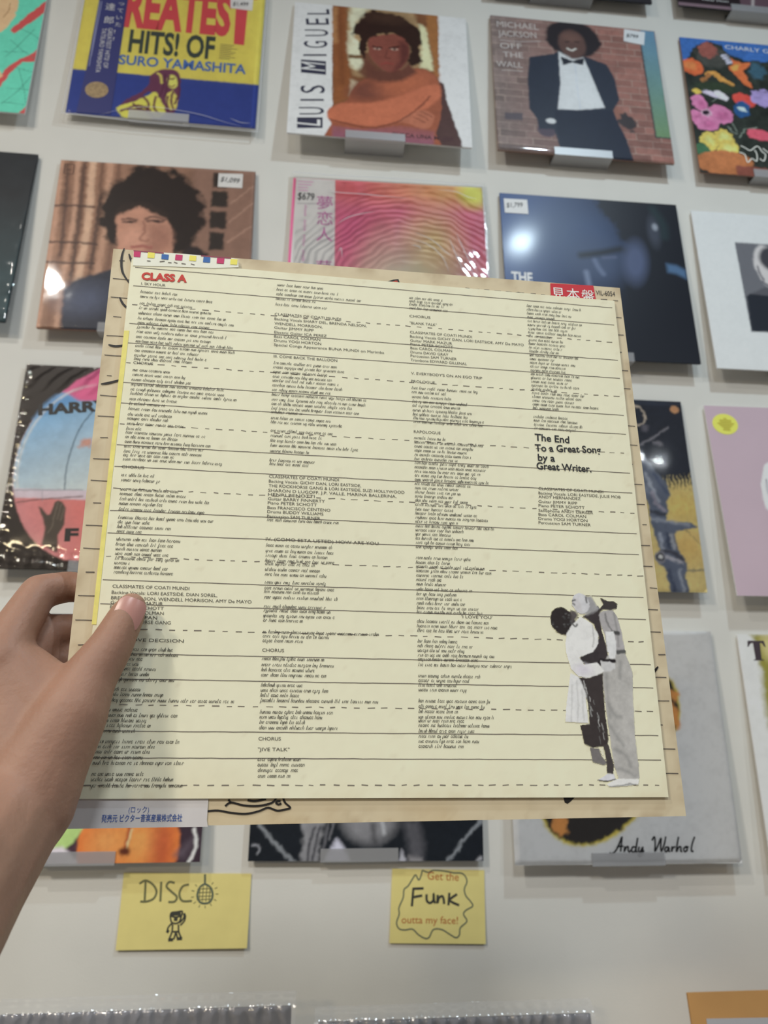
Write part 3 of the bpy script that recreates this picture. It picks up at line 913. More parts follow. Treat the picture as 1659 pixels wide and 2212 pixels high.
# --- curly-haired man in a dark coat
sh = sleeve('curls', 'brown sleeve with a blurred portrait of a curly-haired man in a dark coat', card_brown, t=5.0)
k = Ink(sh.w, sh.h, 1.3, (122, 92, 76))
k.grad((60, 0), (300, 0), (140, 106, 86), (118, 90, 76))
k.mottle(40, 0.25, 5)
vx = k.X + 2.0 * np.sin(k.Y / 40)
for a, wd2, c in ((2, 9, (176, 138, 116)), (18, 8, (128, 94, 76)), (30, 7, (176, 140, 118)), (41, 4, (92, 66, 54)), (53, 11, (196, 160, 136)), (68, 5, (104, 76, 62)), (80, 10, (172, 136, 114)), (94, 5, (112, 82, 68)), (104, 8, (150, 116, 96))):
    m = np.clip(0.5 - (np.abs(vx - a) - wd2 / 2) / 5, 0, 1) * np.clip((115 - vx) / 20, 0, 1)
    k.put(m * 0.9, c)
for q in ([(0.1,222.4),(29.5,225.1),(61.9,224.4)], [(-0.5,153.9),(34.7,155.5),(73.1,153.8)], [(1.5,116.8),(71.7,117.9)]):
    k.line(q, 4, (74, 54, 48), 1.2, op=0.85)
for q in ([(36.2,306.3),(39.3,230.0),(39.9,131.5),(40.3,94.7)], [(11.4,304.4),(17.5,205.8),(19.9,130.3)], [(69.3,241.9),(67.5,158.1),(68.9,108.5)]):
    k.line(q, 5, (70, 52, 48), 2.5, op=0.75)
k.poly([(212.8,313.1),(317.1,314.2),(313.6,128.9),(216.3,135.8)], (132, 102, 88), 6)
for q in ([(244.6,305.9),(267.8,306.3),(268.0,276.2),(244.9,276.2)], [(244.8,269.1),(270.2,269.6),(270.8,237.8),(244.9,237.7)], [(243.6,229.0),(270.4,229.5),(270.7,196.1),(244.2,195.6)], [(244.6,188.5),(269.0,188.8),(267.6,154.0),(245.3,154.0)]):
    k.poly(q, (54, 46, 42), 2.2)
for q in ([(276.3,246.6),(310.1,282.7)], [(275.4,210.1),(311.4,249.0)], [(274.7,171.1),(310.6,202.6)]):
    k.line(q, 2, (160, 128, 112), 2)
k.poly([(32.2,67.1),(42.9,82.7),(64.1,94.5),(93.2,105.3),(122.2,120.9),(157.1,132.2),(220.9,145.5),(263.0,94.9),(318.7,7.1),(319.9,-22.1),(36.2,-8.9)], (48, 50, 62), 2.5)
k.ell([(63.5,53.8)][0], 36, 26, (80, 88, 112), 10, 16, op=0.7)
k.poly([(203.8,166.7),(227.9,158.6),(244.6,143.8),(243.4,118.6),(204.7,116.3)], (50, 42, 42), 3, wob=4)
k.poly([(68.7,209.3),(72.2,238.8),(82.4,267.7),(106.7,291.4),(137.0,312.4),(169.7,308.1),(203.5,288.5),(224.1,262.9),(237.2,214.1),(230.3,184.4),(214.7,161.0),(192.6,140.6),(156.1,144.7),(104.1,151.0),(80.9,178.0)], (46, 37, 34), 5, wob=12, seed=3, wsc=14, curve=True)
k.poly([(98.3,211.3),(112.5,227.9),(138.4,232.0),(168.4,219.3),(185.3,187.9),(188.7,159.4),(183.2,127.5),(111.8,123.3),(104.4,160.4),(99.5,185.6)], (172, 128, 108), 2.2, wob=2, curve=True)
k.poly([(95.8,211.1),(101.4,234.3),(135.1,240.0),(173.5,222.9),(179.9,207.0),(158.2,215.3),(133.3,230.0),(115.6,222.2)], (52, 41, 37), 3, wob=4, seed=5, wsc=10)
k.ell([(164.4,170.6)][0], 22, 26, (150, 108, 92), 0, 10)
k.ell([(128.4,166.7)][0], 20, 22, (184, 140, 120), 0, 10)
k.line([(106.3,203.7),(117.1,205.4),(129.1,203.0)], 3.0, (84, 60, 54), 1.5)
k.line([(108.6,199.0),(119.0,198.7),(128.0,200.3)], 3.5, (70, 50, 46), 1.8)
k.line([(142.7,206.1),(155.9,211.3),(173.4,206.6)], 3.0, (84, 60, 54), 1.5)
k.line([(146.1,202.8),(159.1,203.7),(171.0,203.2)], 3.5, (66, 48, 46), 1.8)
k.ell([(119.2,199.4)][0], 4.5, 2.6, (52, 40, 38), 0, 1.2)
k.ell([(160.2,203.4)][0], 5, 2.8, (50, 38, 38), 0, 1.2)
k.line([(139.7,201.1),(143.1,182.0),(137.4,167.3),(146.7,164.4),(150.3,168.1)], 3.0, (136, 94, 80), 2)
k.line([(127.1,151.8),(139.8,154.4),(155.4,152.9)], 5.0, (150, 92, 84), 1.5)
k.mottle(8, 0.07, 9)
k.build(sh, 'cover_print', P_SATIN, organic=(2.2,7,3,0.08))
strokes(sh, 'label_mark', [[(6.8,305.7),(21.8,305.8),(22.1,286.3),(7.4,286.5),(6.8,305.7)], [(11.2,294.9),(17.8,294.7)]], 1.8, mat('brown_ink', A(84, 60, 52)), smooth=False)
price(sh, [(253.1,305.2),(293.1,306.8),(293.0,277.7),(253.0,277.5)], '$1,099', [(256.7,289.0)][0], [(287.9,287.2)][0], 10)
film(sh, film_clear, d=1.8, over=1.5, amp=0.18, sc=40, seed=21, step=3, )

# --- pink and orange record with a white paper band, wrapped
sh = sleeve('pink', 'pink and orange sleeve with a white side band in crumpled clear plastic', card_white)
k = Ink(sh.w, sh.h, 1.5, (230, 108, 128))
rr = np.hypot((k.X - 190) / 120, (k.Y - 95) / 130)
t = np.clip(1.25 - rr, 0, 1)[..., None]
k.C = k.C * (1 - t) + k.a((236, 200, 166)) * t
rr = np.hypot((k.X - 235) / 60, (k.Y - 210) / 90)
t = np.clip(1.1 - rr, 0, 1)[..., None] * 0.6
k.C = k.C * (1 - t) + k.a((224, 180, 104)) * t
k.grad((110, 300), (250, 300), (224, 96, 100), (214, 150, 82), mask=np.clip((k.Y - 265) / 35, 0, 1), op=0.8)
k.ell([(305.0,307.8)][0], 24, 26, (204, 186, 78), 20, 12)
k.poly([(64.3,266.1),(127.1,255.2),(92.4,148.3),(64.2,92.6)], (230, 92, 132), 20, op=0.8)
k.mottle(30, 0.07, 3)
k.build(sh, 'cover_print', P_SATIN, organic=(1.5,20,3,0.05))
ob = slab(sh, 'paper_band', [(2.6,321.4),(69.3,321.0),(66.9,34.6),(-8.0,34.3)], mat('band_white', A(212, 200, 214), 0.5, noise=0.05, nscale=40), 0.4, 0.8)
strokes(sh, 'band_edge', [[(1.4,320.7),(-9.1,34.3)]], 4.5, mat('magenta_ink', A(222, 84, 128)), d=0.9, parent=ob)
mg = mat('mauve_ink', A(168, 92, 148))
jp = []
for ch, q in zip('夢恋人', [(51.8,275.6),(51.9,244.4),(51.0,212.8)]):
    jp.append((ch, (q[0] - 13, q[1] - 13), (q[0] + 13, q[1] - 13), 25, dict(cap=0.85)))
q = [(50.7,149.0)][0]
jp.append(('藤', (q[0] - 13, q[1] - 13), (q[0] + 13, q[1] - 13), 25, dict(cap=0.85)))
lettering(sh, jp, mg, d=1.0, name='band_characters', parent=ob)
b = Bag()
q0, q1 = np.array([(19.9,266.3)][0]), np.array([(17.1,158.3)][0])
for i in range(34):
    t = i / 33
    if i % 9 > 6:
        continue
    c = q0 * (1 - t) + q1 * t
    b.add(stroke_vf(sh, [tuple(c + (-RNG.uniform(1, 3.4), RNG.uniform(-1, 1))), tuple(c + (RNG.uniform(1, 3.4), RNG.uniform(-1, 1)))], 0.9, 1.0))
    b.add(stroke_vf(sh, [tuple(c + (RNG.uniform(-1, 1), -2)), tuple(c + (RNG.uniform(-1, 1), 2))], 0.8, 1.0))
for i in range(4):
    c = np.array([(7.3,314.5)][0]) + (0, -6 * i)
    b.add(stroke_vf(sh, [tuple(c), tuple(c + (RNG.uniform(16, 34), 0))], 1.6, 1.0))
b.build('band_small_print', mat('pale_pink_ink', A(196, 140, 176)), ob, kind='stuff')
lettering(sh, [('$679', [(6.6,277.8)][0], [(34.2,277.2)][0], 15, dict(shear=0.1))], pen_m, d=1.4, name='price_writing')
strokes(sh, 'band_rule', [[(6.7,269.6),(40.3,271.1)]], 0.8, mat('grey_ink', A(120, 112, 124)), d=1.0, parent=ob)


def rings(U, V):
    r = np.hypot(U - 195, (V - 70) * 0.95)
    wv = 4 * vnoise(U, V, 45, 8)
    return 0.17 * np.sin(r / 1.7 + wv * 3.2) * np.clip((r - 70) / 50, 0, 1) * np.clip((250 - r) / 60, 0.1, 1) * (0.5 + vnoise(U, V, 40, 9))


film(sh, film_mat('stretched_film', 0.045, 0.01, boost=1.6, bump=0.06, bscale=60), d=2.2, over=5, amp=0.8, sc=45, seed=17, step=1.4, ridges=rings, top=10)
strokes(sh, 'plastic_seam', [[(-1.9,332.5),(71.7,329.6),(153.1,330.1),(240.5,328.6),(321.2,323.4)], [(321.2,323.4),(321.3,246.0),(319.8,139.8)]], 2.6, seam_glare_m, d=2.4, smooth=False)
strokes(sh, 'fold_glare', [[(57.1,304.0),(66.8,294.2),(113.0,292.7),(142.4,291.0),(194.1,288.2)], [(242.2,309.9),(274.7,307.4),(294.3,298.0),(309.3,295.3)], [(71.5,228.8),(88.3,242.8),(107.7,251.2),(136.9,258.8)], [(199.2,221.6),(230.3,206.1),(251.2,184.3),(260.7,179.1)], [(198.7,205.8),(225.0,195.8),(245.8,172.7),(254.2,145.0)], [(257.5,213.3),(268.0,179.5),(280.7,143.5)], [(270.3,222.7),(283.0,186.0),(294.0,163.8)], [(73.7,175.1),(78.5,183.8),(79.6,164.3)], [(193.5,195.5),(205.5,193.3),(210.1,187.9)]], 1.8, seam_glare_m, d=4.2, taper=0.9)  # bright arcs of the crumpled wrap, painted on as tapered whitish ribbons

# --- dark blue shadowed face
sh = sleeve('blue', 'dark blue glossy sleeve with a face in deep shadow', card_dark)
k = Ink(sh.w, sh.h, 1.8, (26, 29, 37))
k.grad((0, 200), (215, 160), (34, 56, 104), (24, 27, 34))
k.ell([(137.9,236.4)][0], 70, 60, (44, 60, 92), 0, 35)
k.ell([(162.8,186.5)][0], 42, 44, (52, 64, 90), 10, 22)
k.poly([(170.1,321.1),(277.7,318.9),(265.6,246.0),(238.5,222.9),(206.7,234.5),(201.0,265.9),(181.4,282.2)], (24, 26, 34), 6, wob=6)
k.line([(134.4,198.1),(170.7,205.9),(204.6,215.2),(216.1,210.9)], 12, (28, 31, 40), 5)
k.line([(172.7,195.7),(193.8,198.2)], 5, (70, 78, 104), 3)
k.ell([(228.2,191.0)][0], 20, 40, (66, 76, 104), -8, 9)
k.line([(157.2,189.5),(161.8,176.2),(169.4,163.2)], 5, (92, 104, 132), 5)
k.line([(140.1,164.6),(142.3,141.3)], 6, (104, 116, 142), 5)
k.ell([(269.4,256.9)][0], 11, 30, (52, 56, 68), 0, 5)
k.ell([(272.0,266.0)][0], 5, 7, (122, 128, 140), 0, 2.5)
k.poly([(282.9,191.4),(300.7,189.2),(316.0,180.0),(315.1,162.8),(298.3,171.9),(283.6,174.3)], (64, 92, 124), 4)
k.line([(272.7,303.9),(287.3,272.5),(287.1,247.6)], 10, (32, 46, 50), 8)
k.build(sh, 'cover_print', P_GLOSS)
lettering(sh, [('THE', [(10.8,137.9)][0], [(46.5,137.6)][0], 20, dict(bold=0.03))], white_ink)
price(sh, [(6.8,305.1),(48.0,305.6),(48.1,275.6),(7.2,275.6)], '$1,799', [(10.8,286.5)][0], [(40.1,289.5)][0], 10)

# --- white with square grey portrait
sh = sleeve('white', 'plain white sleeve with a square grey portrait, at the right edge', card_white)
k = Ink(sh.w, sh.h, 2.0, (186, 190, 206))
q = [(70.7,252.2),(71.9,72.4)]
x0, y1, y0 = q[0][0], q[0][1], q[1][1]
k.poly([(x0, y0), (x0 + 190, y0), (x0 + 190, y1), (x0, y1)], (94, 95, 101), 0.7)
k.poly([(x0, y0 + (y1 - y0) * 0.38), (x0 + 40, y0 + (y1 - y0) * 0.5), (x0 + 90, y0 + (y1 - y0) * 0.42), (x0 + 120, y0)], (78, 78, 84), 2)
k.poly([(74.5,140.9),(80.5,146.9),(114.4,145.1),(157.3,144.8),(158.5,77.6),(71.9,72.4)], (40, 43, 50), 1)
k.ell([(125.7,204.0)][0], 26, 46, (176, 172, 172), 8, 2, wob=2)
k.ell([(136.8,221.3)][0], 26, 26, (60, 60, 66), 0, 4)
k.line([(104.7,204.2),(106.5,189.6),(111.4,177.0)], 3, (66, 66, 76), 1.5)
k.line([(108.7,173.6),(118.1,166.2),(129.5,165.3)], 3, (60, 60, 72), 1.5)
k.build(sh, 'cover_print', P_SATIN, organic=(0.6,5,3,0.03))

# --- porthole sleeve
sh = sleeve('porthole', 'black sleeve with a blue porthole, a dark hand and bold letters in shiny wrap', card_dark)
k = Ink(sh.w, sh.h, 1.4, (46, 39, 36))
H7 = [(115.0,152.3),(98.4,292.3),(6.8,129.4)]
cx, cy, ry, rx = H7[0][0], H7[0][1], H7[1][1] - H7[0][1], H7[0][0] - H7[2][0]
inside = np.clip(0.5 - (np.hypot((k.X - cx) / rx, (k.Y - cy) / ry) - 1) * rx / 2, 0, 1)
yb = [(52.9,116.7),(55.5,98.2),(32.4,266.7)]
k.put(inside, (196, 120, 118))
k.grad((120, 60), (40, 10), (204, 112, 108), (188, 128, 132), mask=inside)
upper = np.clip((k.Y - yb[1][1] - 4 + (k.X - 60) * 0.0) / 2, 0, 1)
k.put(inside * upper, (188, 176, 186))
sky = np.clip((k.Y - yb[0][1]) / 1.5, 0, 1)
k.grad((40, yb[2][1]), (120, yb[0][1]), (84, 142, 182), (180, 196, 202), mask=inside * sky)
k.poly([(57.3,271.6),(77.2,293.1),(107.4,313.6),(172.1,326.7),(178.3,262.7),(81.6,258.1),(71.1,264.9)], (188, 84, 128), 1.5)
k.poly([(22.2,226.2),(34.6,250.3),(48.5,265.6),(60.9,269.0),(74.5,263.2),(81.6,258.1),(40.0,234.2)], (84, 134, 178), 4)
ring = np.clip(1 - np.abs(np.hypot((k.X - cx) / (rx * 0.97), (k.Y - cy) / (ry * 0.97)) - 0.985) * rx / 3.2, 0, 1) * np.clip((cx - k.X) / 40, 0, 1) * sky
k.put(ring * 0.75, (206, 214, 214))
k.line([(80.2,117.6),(78.8,154.4),(85.6,200.3),(95.1,225.9),(105.2,241.8)], 1.6, (58, 78, 96), 0.7)
k.line([(9.0,114.6),(105.1,118.0)], 1.2, (120, 122, 130), 0.8)
k.line([(49.7,115.7),(52.3,99.0)], 0.8, (140, 136, 146), 0.8)
k.line([(17.8,96.2),(51.9,102.3),(106.3,108.3)], 1.6, (96, 66, 68), 1)
k.poly([(48.0,91.3),(52.9,89.0),(61.0,80.1),(64.9,79.4),(69.9,98.7),(73.4,101.0),(79.1,99.9),(85.4,90.9),(86.5,65.2),(80.1,50.3),(82.3,24.5),(60.4,35.2),(61.5,56.3),(57.4,70.9)], (72, 63, 56), 0.9)
for q in ([(71.0,73.0),(73.8,98.0)], [(76.3,73.1),(78.7,95.7)], [(81.1,71.6),(83.3,90.0)], [(66.2,53.2),(70.9,63.1),(71.0,73.0)]):
    k.line(q, 1.6, (118, 106, 92), 1, op=0.6)
k.ell([(100.9,191.2)][0], 10, 7, (176, 130, 116), 20, 2, wob=5)
k.mottle(12, 0.08, 3)
k.build(sh, 'cover_print', P_SATIN, organic=(0.9,5,3,0.06))
blk = mat('black_ink', A(28, 26, 28), 0.45)
lettering(sh, [('HARRY', [(27.9,232.6)][0], [(128.9,245.6)][0], 17, dict(bold=0.05)), ('F', [(89.5,42.1)][0], [(108.2,42.9)][0], 18, dict(bold=0.05))], blk)
film(sh, film_clear, d=2.4, over=2.5, amp=0.25, sc=60, seed=31, step=2.4, ridges=lambda U, V: (0.7 * np.sin(U / 3.2 + 6 * vnoise(U, V, 25, 5)) + 0.5 * np.sin(V / 2.2 + U / 20 + 3 * vnoise(U, V, 18, 7))) * np.clip((34 - V) / 22, 0, 1) + 0.8 * np.sin((U - V) / 4 + 5 * vnoise(U, V, 30, 2)) * np.clip((V - 268) / 30, 0, 1) + 0.5 * np.sin(V / 3 + 4 * vnoise(U, V, 20, 6)) * np.clip((16 - U) / 12, 0, 1))

# --- painted machine under a yellow sky
sh = sleeve('paint', 'sleeve painted with a grey machine, navy night and yellow glow', card_dark)
k = Ink(sh.w, sh.h, 1.4, (36, 40, 52))
k.mottle(14, 0.2, 2)
ye = k.mask([(204.8,168.7),(272.5,178.1),(285.7,187.4),(303.4,189.9),(320.0,185.1),(377.7,174.8),(346.3,-27.2),(183.6,-30.0)], 6, wob=4)
spike = np.abs(((k.X * 0.16 + vnoise(k.X, k.Y, 12, 3) * 1.2) % 1.0) - 0.5) * 60
yline = [(301.0,172.1)][0][1]
ye = np.clip((yline + 16 - k.Y - spike + (k.X - 260) * 0.1) / 4, 0, 1)
k.put(ye, (190, 172, 112))
k.ell([(292.4,133.4)][0], 40, 30, (206, 166, 88), 0, 18, op=0.8)
k.ell([(290.5,69.0)][0], 32, 26, (196, 160, 88), 0, 18, op=0.8)
k.poly([(221.6,197.5),(240.0,223.3),(252.7,199.6),(272.0,174.6),(278.0,153.8),(269.8,143.1),(269.7,122.4),(264.0,110.3),(304.3,108.4),(314.5,102.4),(280.5,94.7),(276.3,87.8),(277.1,68.7),(289.7,44.2),(285.0,27.8),(286.1,-2.8),(258.7,-3.4),(254.5,35.2),(240.4,47.9),(249.9,64.6),(241.0,101.2),(240.0,135.2),(225.3,169.4)], (86, 94, 112), 0.9, wob=1.5)
for q, c in (([(241.0,187.6),(248.6,165.0),(256.1,142.6)], (150, 156, 168)), ([(254.8,188.1),(263.0,170.7),(271.6,157.0)], (60, 72, 100)), ([(247.6,156.2),(252.3,139.0),(264.4,127.4)], (142, 136, 150)), ([(243.0,125.0),(265.3,120.6)], (42, 44, 54)), ([(242.4,113.1),(265.7,110.4),(298.7,104.5)], (130, 136, 150)), ([(253.0,89.7),(253.5,66.4)], (150, 156, 170)), ([(263.1,90.0),(265.4,68.4)], (46, 54, 76)), ([(269.6,88.5),(272.1,68.5)], (150, 152, 158)), ([(256.8,53.3),(282.4,45.7)], (170, 168, 176)), ([(249.7,63.0),(269.3,60.2),(284.5,49.0)], (54, 52, 62)), ([(259.1,32.1),(266.3,-1.6)], (54, 62, 84)), ([(275.7,32.4),(279.4,-1.4)], (140, 146, 158))):
    k.line(q, 5, c, 2, op=0.85, wob=1.5)
k.ell([(248.5,53.1)][0], 9, 10, (120, 120, 130), 0, 1)
k.ell([(248.5,53.1)][0], 6.5, 7, (44, 44, 52), 0, 0.8)
k.ell([(249.3,53.1)][0], 3.5, 4, (196, 196, 200), 0, 0.8)
k.line([(233.6,306.0),(243.7,301.7),(250.5,291.7),(249.9,278.6),(242.0,270.9),(236.8,271.6)], 3, (186, 172, 156), 0.8)
k.line([(238.0,235.9),(258.5,247.7),(288.2,268.3)], 3.5, (126, 124, 132), 1.2)
k.ell([(266.4,240.7)][0], 8, 5, (112, 110, 118), 0, 2, wob=4)
k.ell([(248.4,265.6)][0], 6, 6, (92, 90, 100), 0, 3)
k.ell([(302.2,299.8)][0], 7.2, 6.8, (190, 142, 98), 0, 0.7)
k.line([(294.4,97.6),(306.1,84.5),(316.3,73.0)], 1, (110, 100, 80), 0.8)
k.line([(287.3,32.7),(314.1,34.1)], 2.4, (112, 108, 96), 1.5)
k.build(sh, 'cover_print', P_SATIN, organic=(2.6,6,3,0.15))
film(sh, film_clear, d=1.5, over=1.2, amp=0.4, sc=60, seed=41, step=6)

# --- mauve
sh = sleeve('mauve', 'mauve sleeve with a yellow round sticker at the right edge', card_white)
k = Ink(sh.w, sh.h, 2.4, (166, 146, 156))
k.mottle(60, 0.04, 3)
k.poly([(71.6,180.4),(83.3,213.4),(95.5,221.1),(109.1,217.8),(98.0,145.6),(81.1,131.1),(72.4,139.7),(70.2,155.5)], (200, 200, 214), 0.9)
k.line([(81.8,187.9),(80.9,170.0),(82.9,148.7)], 2, (110, 104, 120), 1)
k.build(sh, 'cover_print', P_MATTE)
c0 = np.array([(30.5,283.4)][0])
st = slab(sh, 'round_sticker', [tuple(c0 + (21.5 * math.cos(t * math.pi / 16), 18.5 * math.sin(t * math.pi / 16))) for t in range(32)], mat('yellow_sticker', A(206, 200, 58), 0.5), 0.3, 0.6)
b = Bag()
for i, wd2 in enumerate((4, 14, 14, 20, 16, 12, 8, 9)):
    yy = 10 - i * 2.9
    b.add(stroke_vf(sh, [tuple(c0 + (-wd2 / 1.4 + 1, yy)), tuple(c0 + (wd2 / 1.4 + 1, yy - 0.4))], 2.0, 0.9))
b.build('sticker_print', mat('olive_ink', A(164, 154, 34)), st, kind='stuff')

# --- row above: only their lower edges show
sh = sleeve('row0b', 'black and mauve sleeve whose lower edge shows in the top right corner', card_dark)
k = Ink(sh.w, sh.h, 2.4, (40, 33, 36))
k.put(np.clip((9 - k.Y) / 2, 0, 1), (112, 92, 100))
k.put(np.clip((k.X - 125) / 3, 0, 1) * np.clip((k.Y - 9) / 2, 0, 1), (86, 66, 74))
k.line([(150, 12), (155, 40)], 5, (160, 150, 150), 2)
k.build(sh, 'cover_print', P_SATIN)
lettering(sh, [('Other Music', [(48.7,18.6)][0], [(102.9,19.0)][0], 5, {})], white_ink)
sh = sleeve('row0a', 'dark sleeve just above the frame over the tuxedo sleeve', card_dark)
k = Ink(sh.w, sh.h, 3.0, (44, 42, 46))
k.mottle(50, 0.3, 4)
k.build(sh, 'cover_print', P_SATIN)

# --- oranges
sh = sleeve('orange', 'sleeve with two oranges on a dark ground below the held record', card_white)
k = Ink(sh.w, sh.h, 1.5, (56, 45, 54))
k.poly([(106.7,57.7),(171.7,46.3),(156.2,24.8),(146.0,16.4),(123.6,16.7)], (150, 178, 104), 2)
k.poly([(89.9,19.2),(143.5,18.6),(158.1,9.9),(186.8,-5.2),(93.3,-4.0)], (188, 180, 190), 2)
k.poly([(150.5,16.4),(172.5,39.8),(190.4,41.8),(180.3,11.8),(191.3,-5.3),(158.3,7.8)], (70, 50, 60), 3)
k.ell([(203.3,19.0)][0], 43, 46, (204, 104, 42), 0, 1.5)
k.ell([(241.8,20.7)][0], 46, 52, (206, 106, 40), 0, 2)
k.ell([(197.0,24.4)][0], 20, 20, (218, 126, 62), 0, 14)
k.ell([(238.1,24.0)][0], 22, 22, (220, 128, 60), 0, 16)
k.ell([(266.0,19.4)][0], 14, 40, (150, 58, 40), 0, 10, op=0.7)
k.line([(223.7,41.5),(222.0,24.2),(219.2,12.4)], 5, (150, 66, 34), 2)
k.line([(226.2,39.3),(224.1,26.3),(222.7,17.7)], 2.5, (226, 170, 120), 1.2)
k.ell([(219.7,13.5)][0], 7, 5, (84, 44, 34), 0, 2)
k.poly([(283.1,8.5),(298.0,23.4),(304.6,27.7),(294.7,6.2)], (84, 74, 84), 6)
k.line([(304.9,38.6),(308.4,23.3),(304.9,8.2),(299.9,-1.4)], 4, (206, 200, 198), 1.2)
k.build(sh, 'cover_print', P_SATIN, organic=(1.6,6,3,0.12))

# --- black and white photo
sh = sleeve('bw', 'black sleeve with a grey photograph and chains, above the yellow notes', card_dark)
k = Ink(sh.w, sh.h, 1.5, (32, 35, 40))
k.poly([(68.2,51.2),(96.9,51.3),(93.3,28.8),(92.3,-2.5),(67.4,-2.4),(69.9,22.7)], (118, 118, 123), 3, wob=4)
for q in ([(84.1,39.0),(78.3,20.6),(77.1,-1.5)], [(90.7,41.0),(87.0,22.7),(83.6,-1.5)]):
    k.line(q, 3, (56, 56, 62), 1.5)
k.line([(101.6,45.2),(97.9,22.7),(95.2,8.5)], 3, (90, 90, 96), 1.5)
k.line([(109.3,45.2),(104.4,26.8)], 2.5, (104, 104, 110), 1.5)
k.ell([(157.0,51.6)][0], 36, 30, (112, 112, 117), 0, 8)
k.line([(175.0,47.5),(176.3,33.0)], 4, (152, 154, 160), 2)
k.line([(161.6,43.3),(164.2,22.8)], 5, (66, 66, 70), 4)
k.poly([(114.3,27.8),(129.2,8.5),(133.9,-5.5),(96.8,-5.5),(102.8,10.6)], (168, 168, 184), 2.5)
k.poly([(199.9,14.6),(205.6,2.4),(205.6,-3.6),(195.6,-3.6)], (150, 150, 160), 2)
k.poly([(201.9,49.6),(222.3,49.7),(231.3,18.7),(226.8,-3.6),(211.2,-3.6),(208.8,22.8)], (74, 74, 80), 6)
k.poly([(210.0,6.5),(226.8,4.5),(227.9,-3.6),(208.9,-3.6)], (118, 116, 120), 3)
for q in ([(9.3,47.9),(32.5,22.6),(62.0,-3.4)], [(308.9,51.1),(285.6,27.0),(259.2,-3.7)]):
    k.line(q, 4.5, (112, 116, 122), 1.4, wob=2.5)
k.line([(4.6,18.6),(11.0,19.6),(13.9,14.6),(10.6,9.6)], 2.5, (130, 132, 140), 1)
k.poly([(299.8,0.3),(304.4,5.4),(307.9,6.1),(307.7,0.3)], (150, 150, 156), 1.5)
k.build(sh, 'cover_print', P_SATIN, organic=(2.0,6,3,0.15))

# --- white with fruit-coloured patch and signature (plain stand-in patch)
sh = sleeve('fruit', 'white sleeve in clear wrap with a black script signature', card_white)
k = Ink(sh.w, sh.h, 1.6, (192, 195, 209))
k.ell([(138.1,137.4)][0], 132, 80, (196, 172, 62), 52, 1.4)
k.ell([(138.1,137.4)][0], 129, 77, (48, 44, 42), 52, 1.2, wob=3)
k.ell([(228.6,206.2)][0], 25, 46, (196, 172, 62), -6, 1.4)
k.ell([(228.0,206.2)][0], 23, 44, (48, 44, 42), -6, 1.2, wob=2)
for q, rx, ry in (([(64.9,51.7)][0], 11, 17), ([(242.0,193.6)][0], 8, 18), ([(246.9,221.7)][0], 6, 9)):
    k.ell(q, rx, ry, (190, 130, 62), 10, 1.5, wob=4)
k.build(sh, 'cover_print', P_SATIN, organic=(2.0,6,3,0.08))
sg = [(130.1,14.7),(133.0,13.1),(139.0,16.9),(145.3,26.7),(149.3,34.0),(147.3,24.0),(145.4,15.5)]
strokes(sh, 'script_signature', [sg, [(140.9,20.7),(144.8,22.2),(150.2,22.2)],
    [(152.2,22.2),(150.5,15.4),(153.5,20.3),(156.7,21.7),(156.2,16.7),(158.1,15.4),(160.4,17.6)],
    [(167.4,20.7),(163.3,21.2),(160.9,17.6),(162.6,14.9),(166.5,17.5),(171.2,32.5),(166.9,16.6),(169.3,15.3)],
    [(172.1,21.6),(170.5,16.6),(172.9,15.2),(177.1,21.1),(175.1,12.5),(171.7,9.4),(169.9,11.7),(178.7,16.5)],
    [(190.9,29.1),(195.0,33.7),(194.8,23.7),(193.4,15.5),(198.9,23.2),(204.1,32.2),(202.3,21.3),(202.6,15.5),(207.9,24.9),(211.0,34.0)],
    [(214.0,20.3),(209.4,20.4),(207.4,16.8),(209.7,15.0),(214.0,20.3),(212.9,15.8),(214.9,15.4)],
    [(218.3,21.7),(216.9,14.9),(219.0,19.4),(222.9,21.2)],
    [(229.1,33.5),(225.7,23.4),(223.6,14.8),(227.4,20.2),(230.6,20.7),(229.9,15.7),(231.9,15.2)],
    [(237.8,21.1),(234.4,18.4),(235.5,14.7),(239.4,17.4),(237.8,21.1),(241.9,20.1)],
    [(251.9,33.3),(247.1,24.2),(244.9,15.6),(248.0,15.6)]], 2.3, blk, d=0.5)
film(sh, film_clear, d=1.7, over=1.5, amp=0.5, sc=45, seed=51, step=5)

# --- pale sleeve with a serif T
sh = sleeve('tsl', 'pale grey sleeve with an olive patch and a large serif letter T', card_white)
k = Ink(sh.w, sh.h, 2.2, (196, 196, 186))
k.poly([(19.8,316.3),(88.5,317.3),(52.9,122.9),(33.3,146.8),(25.9,192.9),(26.2,222.6),(29.0,263.2),(24.3,309.8)], (128, 122, 52), 5, wob=5)
k.poly([(70, 296), (300, 296), (296, 120), (230, 60), (150, 80), (110, 150), (85, 230)], (128, 122, 52), 5, wob=6, curve=True)
k.ell([(51.3,297.1)][0], 16, 20, (176, 166, 110), 0, 8)
k.build(sh, 'cover_print', P_MATTE, organic=(2,8,3,0.05))
TT = [(14.8,305.5),(40.3,305.6),(42.0,295.9),(39.5,297.4),(37.2,301.9),(33.7,302.6),(32.4,278.6),(36.1,277.4),(35.9,276.6),(19.7,276.4),(19.8,277.2),(23.0,278.5),(22.8,302.4),(18.5,301.3),(15.3,297.1),(13.2,295.8)]
poly(sh, 'serif_letter', TT, mat('wine_black_ink', A(58, 48, 54)), d=0.5)

